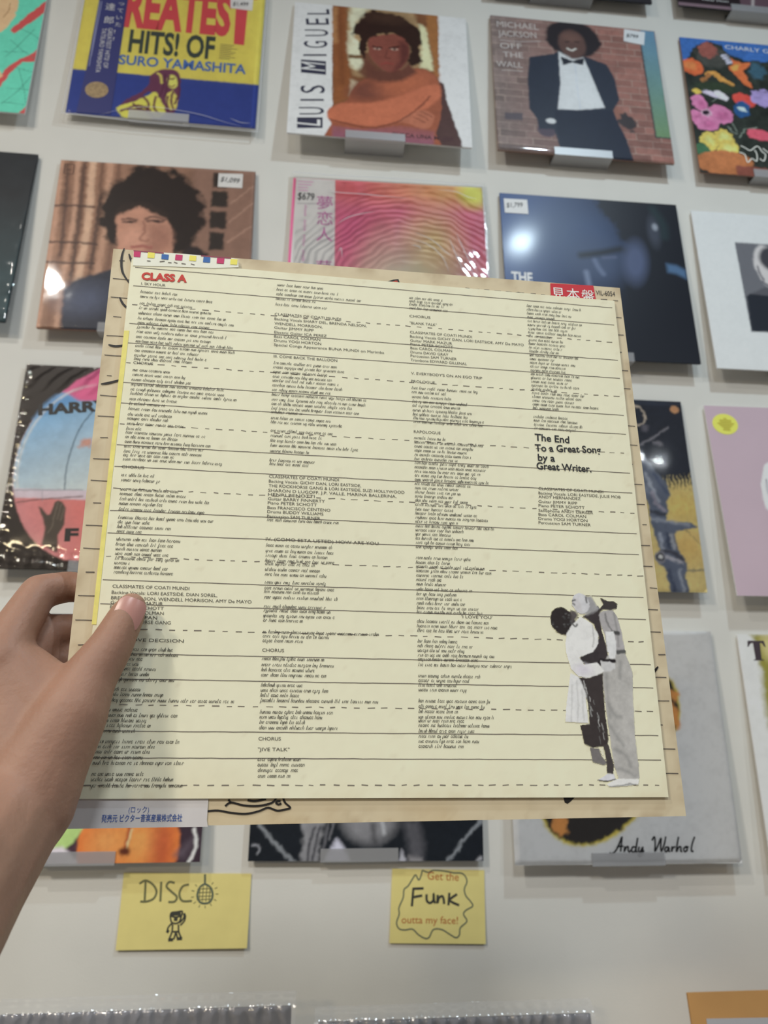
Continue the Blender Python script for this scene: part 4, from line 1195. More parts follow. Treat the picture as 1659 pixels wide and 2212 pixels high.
# ------------------------------------------------------------------ yellow paper notes on the wall
note_m = mat('yellow_note_paper', A(218, 176, 104), 0.7, 0.2, noise=0.06, nscale=25, bump=0.1, bscale=120)
ink_g = mat('grey_green_marker', A(92, 92, 60), 0.6)
ink_d = mat('dark_marker', A(52, 52, 46), 0.6)
ink_b = mat('brown_marker', A(158, 92, 36), 0.6)


def note(name, label, quad, curl):
    BL, BR, TR, TL = [np.array(q) for q in quad]
    org = (BL + BR) / 2
    root = bpy.data.objects.new(name, None)
    COL.objects.link(root)
    root.location = (org[0], -0.0012, org[1])
    tag(root, label, 'note', 'yellow paper notes')

    def fn(u, v, d):
        s, t = u / 1000.0, v / 1000.0
        p = BL * (1 - s) * (1 - t) + BR * s * (1 - t) + TL * (1 - s) * t + TR * s * t - org
        y = -curl * ((1 - t) ** 2) * (0.6 + 0.4 * s) - 0.0006 - d / 1000.0
        return (p[0], y, p[1])
    sh = Sheet(root, fn)
    n = 12
    v = [fn(1000 * i / n, 1000 * j / n, 0.0) for j in range(n + 1) for i in range(n + 1)]
    v += [(x, y + 0.0003, z) for x, y, z in v]
    m = (n + 1) ** 2
    f = []
    for j in range(n):
        for i in range(n):
            a = j * (n + 1) + i
            f.append((a, a + 1, a + n + 2, a + n + 1))
            f.append((a + m, a + n + 1 + m, a + n + 2 + m, a + 1 + m))
    ring = [i for i in range(n + 1)] + [j * (n + 1) + n for j in range(1, n + 1)] + [n * (n + 1) + i for i in range(n - 1, -1, -1)] + [j * (n + 1) for j in range(n - 1, 0, -1)]
    for a, b2 in zip(ring, ring[1:] + ring[:1]):
        f.append((a, a + m, b2 + m, b2))
    part('paper', v, f, note_m, root, smooth=False)
    return sh, lambda pts: inv(pts, BL, BR, TR, TL)


def inv(pts, BL, BR, TR, TL):
    out = []
    for p in pts:
        s, t = 0.5, 0.5
        p = np.array(p)
        for _ in range(8):
            q = BL * (1 - s) * (1 - t) + BR * s * (1 - t) + TL * (1 - s) * t + TR * s * t - p
            J = np.stack([(BR - BL) * (1 - t) + (TR - TL) * t, (TL - BL) * (1 - s) + (TR - BR) * s], 1)
            s, t = np.array([s, t]) - np.linalg.solve(J, q)
        out.append((s * 1000, t * 1000))
    return out


class WallSheet(Sheet):
    """draw in wall metres on a note"""
    def __init__(self, sh, iv):
        self.parent = sh.parent
        self.fn = lambda u, v, d: sh.fn(*iv([(u / 1000.0, v / 1000.0)])[0], d)


def mm(pts):
    return [(x * 1000, z * 1000) for x, z in pts]


sh, iv = note('paper_note', 'larger yellow paper note lettered DISCO with a mirror ball and dancer', [(-0.2308,1.0170),(-0.0686,1.0162),(-0.0676,1.1019),(-0.2296,1.1050)], 0.004)
ws = WallSheet(sh, iv)
strokes(ws, 'marker_lettering', [mm(p) for p in ([(-0.2015,1.0951),(-0.2005,1.0719)], [(-0.2089,1.0921),(-0.2016,1.0959),(-0.1920,1.0910),(-0.1867,1.0828),(-0.1897,1.0747),(-0.1984,1.0714),(-0.2059,1.0716)], [(-0.1818,1.0941),(-0.1809,1.0711)], [(-0.1648,1.0924),(-0.1714,1.0937),(-0.1747,1.0886),(-0.1682,1.0825),(-0.1608,1.0764),(-0.1631,1.0708),(-0.1709,1.0705)], [(-0.1465,1.0904),(-0.1543,1.0883),(-0.1578,1.0797),(-0.1535,1.0715),(-0.1414,1.0713)])], 2.6, ink_g)
strokes(ws, 'mirror_ball_drawing', [mm(p) for p in ([(-0.1270,1.1022),(-0.1263,1.0909)], [(-0.1263,1.0909),(-0.1325,1.0869),(-0.1351,1.0772),(-0.1314,1.0699),(-0.1247,1.0680),(-0.1181,1.0701),(-0.1156,1.0780),(-0.1192,1.0867),(-0.1263,1.0909)])], 2.4, mat('green_marker', A(74, 84, 70)))
lines = []
for x in (1088, 1104, 1122, 1138):
    lines.append([(x, 640), (x - 1, 722)])
for y in (655, 675, 695, 712):
    lines.append([(1076, y), (1150, y - 2)])
G0, G1 = mm([(-0.1547,1.1188),(-0.1036,1.0532)])
gx = lambda x, y: (G0[0] + (x - 1000) / 200 * (G1[0] - G0[0]), G0[1] + (y - 500) / 300 * (G1[1] - G0[1]))
rays = []
for i in range(13):
    a = i * math.pi * 2 / 13 + 0.5
    if math.sin(a) < -0.85:
        continue
    rays.append([(1113 + 54 * math.cos(a), 682 + 62 * math.sin(a)), (1113 + 68 * math.cos(a), 682 + 76 * math.sin(a))])
strokes(ws, 'mirror_ball_grid', [[gx(*p) for p in l] for l in lines + rays], 0.9, ink_g)
strokes(ws, 'dancer_drawing', [mm(p) for p in ([(-0.1671,1.0543),(-0.1658,1.0581),(-0.1595,1.0588),(-0.1526,1.0594),(-0.1533,1.0541),(-0.1552,1.0478),(-0.1596,1.0457),(-0.1650,1.0475),(-0.1671,1.0543)], [(-0.1660,1.0543),(-0.1601,1.0529),(-0.1540,1.0541)], [(-0.1642,1.0462),(-0.1684,1.0417),(-0.1696,1.0363)], [(-0.1551,1.0465),(-0.1508,1.0508),(-0.1489,1.0561)], [(-0.1537,1.0435),(-0.1490,1.0487),(-0.1481,1.0550)], [(-0.1634,1.0447),(-0.1635,1.0363),(-0.1666,1.0274)], [(-0.1561,1.0446),(-0.1550,1.0362),(-0.1507,1.0283)], [(-0.1623,1.0365),(-0.1550,1.0364)], [(-0.1588,1.0352),(-0.1605,1.0279)], [(-0.1581,1.0352),(-0.1560,1.0289)])], 2.0, ink_d)
strokes(ws, 'dancer_shading', [mm(p) for p in ([(-0.1662,1.0564),(-0.1542,1.0566)], [(-0.1623,1.0504),(-0.1577,1.0503)], [(-0.1673,1.0274),(-0.1612,1.0277)], [(-0.1567,1.0285),(-0.1503,1.0288)], [(-0.1702,1.0379),(-0.1673,1.0362)], [(-0.1509,1.0549),(-0.1482,1.0561)])], 3.6, ink_d)

sh, iv = note('paper_note', 'square yellow paper note lettered Funk inside a wavy outline', [(0.1132,1.0174),(0.2397,1.0139),(0.2409,1.1020),(0.1168,1.1055)], 0.002)
ws = WallSheet(sh, iv)
cloud = [(0.1571,1.1032),(0.1548,1.0955),(0.1519,1.0914),(0.1481,1.0976),(0.1443,1.0936),(0.1380,1.0846),(0.1324,1.0802),(0.1313,1.0706),(0.1257,1.0588),(0.1259,1.0508),(0.1224,1.0410),(0.1257,1.0341),(0.1334,1.0324),(0.1433,1.0332),(0.1509,1.0267),(0.1597,1.0222),(0.1652,1.0235),(0.1708,1.0322),(0.1819,1.0320),(0.1929,1.0259),(0.2006,1.0222),(0.2051,1.0256),(0.2064,1.0335),(0.2155,1.0412),(0.2112,1.0493),(0.2147,1.0542),(0.2238,1.0590),(0.2206,1.0651),(0.2151,1.0713),(0.2131,1.0794),(0.2167,1.0875),(0.2157,1.0936),(0.2101,1.0988),(0.1988,1.0995),(0.1864,1.1018),(0.1718,1.1028),(0.1650,1.1004),(0.1571,1.1032)]
strokes(ws, 'marker_outline', [mm(cloud)], 1.7, mat('slate_marker', A(84, 90, 74)))
strokes(ws, 'marker_lettering', [mm(p) for p in ([(0.1449,1.0812),(0.1427,1.0600)], [(0.1438,1.0809),(0.1585,1.0812)], [(0.1441,1.0708),(0.1566,1.0726)], [(0.1624,1.0741),(0.1626,1.0665),(0.1668,1.0636),(0.1713,1.0668),(0.1718,1.0748),(0.1722,1.0667),(0.1739,1.0631)], [(0.1772,1.0731),(0.1766,1.0631),(0.1789,1.0694),(0.1834,1.0714),(0.1852,1.0673),(0.1855,1.0621)], [(0.1929,1.0753),(0.1913,1.0604)], [(0.2032,1.0735),(0.1932,1.0664),(0.2056,1.0602)])], 3.0, ink_d)
lettering(ws, [('Get the', *mm([(0.1638,1.0919),(0.2058,1.0896)]), 10, {}), ('outta my face!', *mm([(0.1290,1.0405),(0.2034,1.0383)]), 9, {})], ink_b, name='small_marker_lettering')

# ------------------------------------------------------------------ records standing along the shelf at the bottom
shelf_m = mat('shelf_board', A(120, 112, 100), 0.5, noise=0.1, nscale=12)
sf = part('trim_1', *box_vf(-0.75, 0.85, -0.30, -0.0, -0.02, 0.0), shelf_m)
sf.location = (0, 0, 0.655)
sf['kind'] = 'structure'      # the ledge the bottom row stands on
film_bin = film_mat('milky_film', 0.10, 0.16, boost=2.0, bump=0.4, bscale=50, milk=0.8)


def bin_sleeve(label, x0, wd, ztop, ytop, base, edge, over, material, seed):
    z0 = 0.655
    h = ztop - z0
    lean = math.radians(9)
    root = bpy.data.objects.new('record_sleeve', None)
    COL.objects.link(root)
    root.matrix_world = Matrix.Translation((x0 + wd / 2000.0, ytop - h * math.tan(lean), z0)) @ Matrix.Rotation(-lean, 4, 'X')
    tag(root, label, 'record', 'records along the bottom shelf')
    L = h / math.cos(lean) * 1000 - 1
    hw = wd / 2000.0
    part('cardboard', *box_vf(-hw, hw, 0, 0.004, 0.0005, (L - over) / 1000.0, 0.001), edge, root)
    sh = flat_sheet(root, wd / 2)
    sh.w, sh.h = wd, L - over
    k = Ink(wd, L - over, 4.0, base)
    k.mottle(60, 0.12, seed)
    k.build(sh, 'cover_print', P_SATIN)
    if material:
        # the empty top of the bag flops back over the card's edge in crinkles
        def flop(U, V):
            t2 = np.clip(V - sh.h + 4, 0, 40)
            return np.clip(-0.055 * t2 ** 2, -14, 0) + 0.9 * np.sin(U / 2.6 + 7 * vnoise(U, V, 26, seed)) * np.clip((V - sh.h + 26) / 20, 0, 1)
        film(sh, material, d=2.4, over=5, amp=1.2, sc=22, seed=seed, step=1.8, top=over, ridges=flop, free=True)
    return sh


B_ = [(-0.3601,0.9639),(0.0014,0.9541),(0.0336,0.9445),(0.4215,0.9347),(0.5084,0.9516)]
bin_sleeve('grey record in a clear plastic sleeve at the bottom left', -0.322, 313, 1.0008, -0.115, (106, 106, 114), card_dark, 13, film_bin, 61)
bin_sleeve('grey record in a glinting plastic sleeve at the bottom centre', 0.022, 313, 0.9838, -0.115, (110, 110, 117), card_dark, 13, film_bin, 67)
kraft = mat('kraft_card', A(166, 122, 70), 0.7, 0.2, noise=0.08, nscale=40)
sh = bin_sleeve('brown cardboard record mailer at the bottom right corner', 0.4549, 320, 0.9881, -0.115, (166, 122, 70), kraft, 0, None, 71)
slab(sh, 'plastic_pocket', [(18, 10), (316, 10), (316, sh.h - 30), (18, sh.h - 26)], film_mat('pocket_film', 0.15, 0.55, boost=1.3, bump=0.3, bscale=60), 0.5, 1.0)

# ------------------------------------------------------------------ the record held up in front
INC = {'TL': [-0.1123, -0.6756, 1.5606], 'TR': [0.189, -0.6621, 1.56], 'BR': [0.1911, -0.6708, 1.2595], 'BL': [-0.1095, -0.6843, 1.2616]}
JAC = {'TL': [-0.1238, -0.6743, 1.5679], 'TR': [0.1945, -0.6599, 1.5712], 'BR': [0.2007, -0.6691, 1.2499], 'BL': [-0.1198, -0.6836, 1.2485]}
NRM = np.array((0.045, -0.9986, 0.0294))


def held(name, corners, size, t, label, cat, bow):
    c = {k2: np.array(v2) for k2, v2 in corners.items()}
    org = (c['BL'] + c['BR']) / 2
    root = bpy.data.objects.new(name, None)
    COL.objects.link(root)
    root.location = tuple(org)
    tag(root, label, cat)

    def fn(u, v, d):
        s, q = u / size, v / size
        p = c['BL'] * (1 - s) * (1 - q) + c['BR'] * s * (1 - q) + c['TL'] * (1 - s) * q + c['TR'] * s * q - org
        return tuple(p + NRM * ((d + bow * 4 * s * (1 - s)) / 1000.0))
    return Sheet(root, fn)


def sheet_body(sh, name, size, t, base, ill, material, edge_dark, seed, step=2.0, wear=0.0):
    k = Ink(size, size, step, base, ill=ill)
    k.mottle(70, 0.035, seed)
    k.mottle(4, 0.03, seed + 1)
    e = np.minimum(np.minimum(k.X, size - k.X), np.minimum(k.Y, size - k.Y))
    if wear:
        m = np.clip((9 - e) / 9, 0, 1) * np.clip((vnoise(k.X, k.Y, 9, seed + 3, 4) - 0.42) * 3, 0, 1) * wear
        k.put(m, edge_dark)
        low = np.clip((24 - k.Y) / 22, 0, 1) * np.clip((vnoise(k.X, k.Y, 38, seed + 9, 3) - 0.35) * 2, 0, 1) * wear
        k.put(low * 0.8, (188, 160, 112))
        sp = np.clip((vnoise(k.X, k.Y, 5, seed + 5, 2) - 0.80) * 9, 0, 1) * wear
        k.put(sp * 0.5, (150, 118, 84))
    o = k.build(sh, name, material, d=0.0)
    n = 40
    ring = [(size * i / n, 0) for i in range(n)] + [(size, size * i / n) for i in range(n)] + [(size - size * i / n, size) for i in range(n)] + [(0, size - size * i / n) for i in range(n)]
    m = len(ring)
    v = [sh(u, q, -0.02) for u, q in ring] + [sh(u, q, -t) for u, q in ring]
    f = [(i, (i + 1) % m, (i + 1) % m + m, i + m) for i in range(m)] + [tuple(range(m, 2 * m))]
    return o, v, f


# jacket
JS = held('record_jacket', JAC, 315.0, 3.2, 'worn cream record jacket held in the hand behind the lyric sheet', 'record', 0.0)
paper_j = print_mat('jacket_card', 0.6, 0.2)
o, v, f = sheet_body(JS, 'front_panel', 315.0, 3.2, (196, 182, 152), ILF, paper_j, (150, 126, 94), 5, wear=0.5)
part('card_edge', v, f, mat('jacket_edge', A(176, 156, 120, ILF), 0.7, 0.2, noise=0.2, nscale=120), JS.parent)
rule = mat('ruled_line_ink', A(92, 84, 76, ILF), 0.6)
dash = Bag()
for i in range(26):
    vv = 307.2 - 12.37 * i
    if vv < 22:
        break
    yv = lambda u: vv - 1.8 * u / 315
    if i % 3 == 0:
        u = 4.0
        while u < 311:
            L = RNG.uniform(2.5, 4.5)
            dash.add(stroke_vf(JS, [(u, yv(u) + RNG.uniform(-0.2, 0.2)), (u + L, yv(u + L) + RNG.uniform(-0.2, 0.2))], RNG.uniform(0.35, 0.6), 0.25))
            u += L + RNG.uniform(3, 4.5)
    else:
        pts = [(u2, yv(u2) + RNG.uniform(-0.12, 0.12)) for u2 in np.linspace(1.5, 313.5, 60)]
        part('ruled_line', *stroke_vf(JS, pts, 0.45, 0.25), rule, JS.parent)
dash.build('dashed_lines', rule, JS.parent, kind='stuff')
brush = mat('brush_ink', A(36, 33, 32, ILF), 0.5)
strokes(JS, 'brush_stroke', [[(6.2,315.6),(5.3,310.5),(5.6,303.7),(7.2,298.1),(11.8,291.4)], [(9.1,312.0),(10.6,308.1),(12.3,304.9)], [(6.5,282.6),(8.6,278.6),(12.5,274.9)], [(3.1,251.8),(7.2,251.2),(12.2,252.3)], [(1.4,227.3),(6.1,228.5),(12.2,230.8)], [(304.9,72.2),(306.9,73.7),(309.4,76.2)], [(304.3,224.2),(306.0,225.6),(306.9,227.3)]], 1.3, brush, d=0.4, taper=0.5)
poly(JS, 'brush_mark', [(158.9,305.1),(166.8,308.3),(169.7,308.9),(170.9,305.1)], brush, d=0.3)
poly(JS, 'red_mark', [(163.4,305.5),(167.9,307.6),(169.0,307.6),(169.6,305.3)], mat('red_mark_ink', A(176, 58, 40, ILF)), d=0.45)
poly(JS, 'brush_mark', [(242.6,305.3),(246.3,306.2),(251.2,305.3),(246.2,304.6)], brush, d=0.3)
strokes(JS, 'line_drawing', [[(71.0,6.4),(76.2,6.6),(82.3,5.5),(89.3,4.9),(95.4,6.0),(99.8,7.5),(104.2,6.1),(108.6,6.7),(110.4,7.4),(107.9,9.6),(106.9,11.7)], [(79.4,8.5),(82.1,10.1),(88.3,8.7),(95.3,8.4),(101.5,9.7),(103.6,11.8)], [(80.8,11.4),(82.1,9.9)], [(89.9,11.0),(93.5,10.6),(98.7,11.4)], [(105.7,10.4),(104.1,10.4),(103.6,9.5),(104.7,8.9),(106.1,9.3)]], 0.9, brush, d=0.4)
poly(JS, 'brush_mark', [(249.1,9.9),(255.2,9.9),(252.8,8.1),(251.0,7.0),(249.6,7.6)], brush, d=0.3)
# white maker's strip and red sample sticker
lb = poly(JS, 'paper_label', [(-1.3,-0.2),(71.8,-0.5),(71.2,2.4),(71.4,12.2),(-2.9,13.3)], mat('label_paper', A(192, 188, 188, ILF), 0.6, 0.2, noise=0.08, nscale=60), d=0.5)
bl = mat('blue_stamp_ink', A(58, 84, 146, ILF), 0.6)
lettering(JS, [('(ロック)', [(34.9,6.4)][0], [(44.2,6.3)][0], 2.4, {}), ('発売元 ビクター音楽産業株式会社', [(23.0,2.6)][0], [(59.7,2.3)][0], 3.1, dict(cap=0.85, bold=0.012))], bl, d=0.7, name='label_lettering', parent=lb)
rs = slab(JS, 'sample_sticker', [(267.4,300.7),(297.7,300.8),(296.8,314.9),(267.9,314.2)], mat('red_sticker', A(188, 34, 46, ILF), 0.45), 0.2, 0.45)
jp = []
for ch, q in zip('見本盤', [(272.5,304.2),(282.4,304.2),(292.3,304.0)]):
    jp.append((ch, (q[0] - 4.3, q[1]), (q[0] + 4.3, q[1]), 7.4, dict(cap=0.85, bold=0.004)))
lettering(JS, jp, mat('white_sticker_ink', A(224, 216, 212, ILF)), d=0.6, name='sticker_characters', parent=rs)
lettering(JS, [('VIL-6054', [(298.1,308.4)][0], [(311.0,308.4)][0], 3.6, {})], mat('dark_print_ink', A(60, 56, 54, ILF)), d=0.3, name='catalogue_number')

# lyric sheet
IS = held('lyric_sheet', INC, 301.0, 0.3, 'cream ruled lyric sheet with small print and a couple embracing', 'paper sheet', 0.0)
paper_i = print_mat('sheet_paper', 0.6, 0.2)
o, v, f = sheet_body(IS, 'paper', 301.0, 0.35, (224, 213, 186), ILF, paper_i, (190, 170, 130), 15, wear=0.25)
part('paper_edge', v, f, mat('sheet_edge', A(214, 200, 160, ILF), 0.7, 0.2), IS.parent)
dash = Bag()
rule2 = mat('sheet_rule_ink', A(112, 105, 96, ILF), 0.6)
for i in range(24):
    vv = 295.7 - 12.59 * i
    if i % 3 == 2:
        u = 3.0
        while u < 297:
            L = RNG.uniform(2.2, 4.0)
            dash.add(stroke_vf(IS, [(u, vv + RNG.uniform(-0.2, 0.2)), (u + L, vv + RNG.uniform(-0.2, 0.2))], RNG.uniform(0.3, 0.55), 0.12))
            u += L + RNG.uniform(2.8, 4.2)
    else:
        part('ruled_line', *stroke_vf(IS, [(u2, vv + RNG.uniform(-0.1, 0.1)) for u2 in np.linspace(2.5, 299, 60)], 0.42, 0.12), rule2, IS.parent)
dash.build('dashed_lines', rule2, IS.parent, kind='stuff')
slab(IS, 'yellow_stripe', [(2.9,253.1),(0.1,252.9),(-0.4,171.7),(-0.6,83.4),(1.7,83.4),(2.0,171.8)], mat('yellow_stripe_ink', A(222, 206, 104, ILF), 0.6, noise=0.1, nscale=200), 0.05, 0.2)
cs = slab(IS, 'colour_bar_strip', [(1.2,296.6),(20.7,298.0),(48.0,299.6),(62.3,301.7),(61.5,307.2),(57.5,307.8),(29.8,307.7),(0.7,307.0)], mat('strip_paper', A(222, 216, 200, ILF), 0.6, noise=0.05, nscale=100), 0.06, 0.3)
for q, c in (([(0.9,306.2),(4.9,306.5),(4.9,302.6),(1.1,302.6)], (186, 24, 92)), ([(9.0,306.7),(13.0,306.6),(13.0,302.8),(9.0,302.7)], (228, 206, 62)), ([(17.0,306.1),(21.1,306.1),(21.0,302.6),(17.0,302.6)], (36, 92, 160)), ([(25.0,306.7),(29.1,306.7),(29.0,302.9),(24.9,302.8)], (186, 24, 92)), ([(33.2,306.9),(37.1,306.9),(37.1,303.3),(33.1,303.2)], (228, 206, 62)), ([(41.3,306.7),(45.3,306.7),(45.3,303.0),(41.2,302.9)], (36, 92, 160)), ([(49.3,306.8),(53.6,306.9),(53.4,303.1),(49.2,303.0)], (186, 24, 92)), ([(57.3,306.9),(61.4,307.0),(61.3,303.1),(57.2,303.0)], (228, 206, 62))):
    poly(IS, 'colour_square', q, mat('square_ink_%d' % c[0], A(*c, ILF), 0.5), d=0.5, ) .parent = cs
strokes(IS, 'strip_print', [[(0.7,306.7),(18.1,306.9)], [(39.7,307.3),(57.5,307.5)]], 0.7, mat('strip_ink', A(140, 60, 80, ILF)), d=0.5, parent=cs)
strokes(IS, 'strip_marks', [[(8.9,300.6),(10.9,300.6)], [(16.2,300.7),(19.0,301.4)], [(21.0,300.7),(23.0,300.7)], [(24.4,301.3),(26.4,300.7)], [(28.8,300.8),(31.3,300.6)], [(34.2,301.1),(36.4,300.6)]], 0.6, rule2, d=0.5, parent=cs)
lettering(IS, [('CLASS A', [(6.7,287.7)][0], [(32.7,288.4)][0], 4.9, dict(bold=0.05))], mat('red_heading_ink', A(190, 52, 42, ILF)), d=0.3, name='red_heading')
txt = mat('text_ink', A(84, 79, 70, ILF), 0.6)
bold_ink = mat('bold_text_ink', A(44, 44, 46, ILF), 0.6)
Q = [(240.8,199.9),(262.3,199.4),(240.6,193.0),(281.8,194.1),(241.9,187.0),(252.4,187.0),(240.7,181.6),(274.6,181.5)]
lettering(IS, [('The End', Q[0], Q[1], 4.6, dict(bold=0.018)), ('To a Great Song', Q[2], Q[3], 4.6, dict(bold=0.018)), ('by a', Q[4], Q[5], 4.6, dict(bold=0.018)), ('Great Writer.', Q[6], Q[7], 4.6, dict(bold=0.018))], bold_ink, d=0.3, name='bold_lettering')

# headings and credits, set in capitals
CAPS = [
    ('I. SKY HOUR', (6.9,284.2), (20.7,284.2)),
    ('CHORUS', (6.9,232.2), (17.7,232.2)),
    ('CHORUS', (6.3,168.9), (18.0,168.9)),
    ('CLASSMATES OF COATI MUNDI', (7.7,102.8), (46.4,102.8)),
    ('Backing Vocals: LORI EASTSIDE, DIAN SOREL,', (7.6,99.6), (60.9,99.6)),
    ('BRENDA NELSON, WENDELL MORRISON, AMY De MAYO', (7.6,96.7), (78.8,96.7)),
    ('Guitar MARK MAZUR', (7.6,94.3), (33.6,94.3)),
    ('Piano PETER SCHOTT', (7.5,91.9), (34.2,91.9)),
    ('Bass CAROL COLMAN', (7.5,89.3), (34.4,89.3)),
    ('Drums SKIP PAN', (7.5,86.9), (31.3,86.9)),
    ('THE ROCKHORSE GANG', (7.5,84.5), (38.3,84.5)),
    ('II. MY LOVE DECISION', (7.4,75.3), (45.4,75.3)),
    ('CLASSMATES OF COATI MUNDI', (84.8,270.8), (124.3,270.8)),
    ('Backing Vocals SHARY DEL, BRENDA NELSON,', (84.8,267.6), (139.8,267.6)),
    ('WENDELL MORRISON,', (84.9,264.5), (113.3,264.5)),
    ('Guitar JIMMY RIPP', (84.9,261.7), (108.1,261.7)),
    ('Electric Guitar ICA PEREZ', (85.0,258.6), (115.9,258.6)),
    ('Bass CAROL COLMAN', (85.0,255.8), (112.1,255.8)),
    ('Drums YOGI HORTON', (85.1,253.1), (112.7,253.1)),
    ('Special Conga Appearance BUNA MUNDI on Marimba', (85.1,250.3), (150.4,250.3)),
    ('III. COME BACK THE BALLOON', (85.2,242.7), (122.4,242.7)),
    ('CLASSMATES OF COATI MUNDI', (85.3,167.7), (124.1,167.7)),
    ('Backing Vocals: GICHY DAN, LORI EASTSIDE,', (85.3,164.9), (136.7,164.9)),
    ('THE ROCKHORSE GANG & LORI EASTSIDE, SUZI HOLLYWOOD', (85.3,162.2), (161.5,162.2)),
    ('SHARON D LUGOFF, J.P. VALLE, MARINA BALLERINA,', (85.2,159.5), (156.9,159.5)),
    ('HENRI BENOTTI', (85.2,157.1), (110.8,157.1)),
    ('Guitar BARRY FINNERTY', (85.2,154.6), (116.5,154.6)),
    ('Piano PETER SCHOTT', (85.2,152.2), (112.1,152.2)),
    ('Bass FRANCISCO CENTENO', (85.1,149.5), (119.6,149.5)),
    ('Drums BUDDY WILLIAMS', (85.1,147.1), (115.8,147.1)),
    ('Percussion SAM TURNER', (85.1,144.5), (114.1,144.5)),
    ('IV. (COMO ESTA USTED) HOW ARE YOU', (84.9,131.5), (146.5,131.5)),
    ('CHORUS', (85.4,71.6), (96.6,71.6)),
    ('CHORUS', (85.3,27.4), (96.4,27.4)),
    ('"JIVE TALK"', (85.2,22.3), (100.9,22.3)),
    ('CHORUS', (166.3,276.9), (179.3,276.9)),
    ('"BLANK TALK"', (166.4,272.1), (183.2,272.1)),
    ('CLASSMATES OF COATI MUNDI', (166.4,265.7), (205.1,265.7)),
    ('Backing Vocals GICHY DAN, LORI EASTSIDE, AMY De MAYO', (166.4,262.8), (237.9,262.8)),
    ('Guitar MARK MAZUR', (166.5,260.0), (192.4,260.0)),
    ('Piano PETER SCHOTT', (166.5,257.5), (192.9,257.5)),
    ('Bass CAROL COLMAN', (166.5,254.9), (192.2,254.9)),
    ('Drums DAVID GRAY', (166.5,252.1), (189.8,252.1)),
    ('Percussion SAM TURNER', (166.5,249.6), (194.9,249.6)),
    ('Trombone EDWARD GILLENAL', (166.5,246.8), (201.1,246.8)),
    ("V. EVERYBODY'S ON AN EGO TRIP", (166.6,237.9), (210.3,237.9)),
    ('PROLOGUE', (166.6,232.6), (181.0,232.6)),
    ('RAPOLOGUE', (167.6,200.1), (183.5,200.1)),
    ("'I LOVE YOU'", (192.0,92.1), (209.4,92.1)),
    ('CLASSMATES OF COATI MUNDI', (241.0,168.8), (280.7,168.8)),
    ('Backing Vocals: LORI EASTSIDE, JULIE MOB', (240.8,166.0), (291.3,166.0)),
    ('ANDY HERNANDEZ', (240.6,163.7), (266.3,163.7)),
    ('Guitar JIMMY RIPP', (240.4,160.8), (264.0,160.8)),
    ('Piano PETER SCHOTT', (240.3,158.3), (268.3,158.3)),
    ('Saxophone ANDY DERISER', (240.1,155.4), (273.2,155.4)),
    ('Bass CAROL COLMAN', (239.9,152.9), (268.7,152.9)),
    ('Drums YOGI HORTON', (239.7,150.4), (269.3,150.4)),
    ('Percussion SAM TURNER', (239.6,147.9), (271.1,147.9)),
]
for s, p0, p1 in CAPS:
    part('credit_line', *text_on(IS, s, p0, p1, 1.75, d=0.25, bold=0.0), txt, IS.parent)

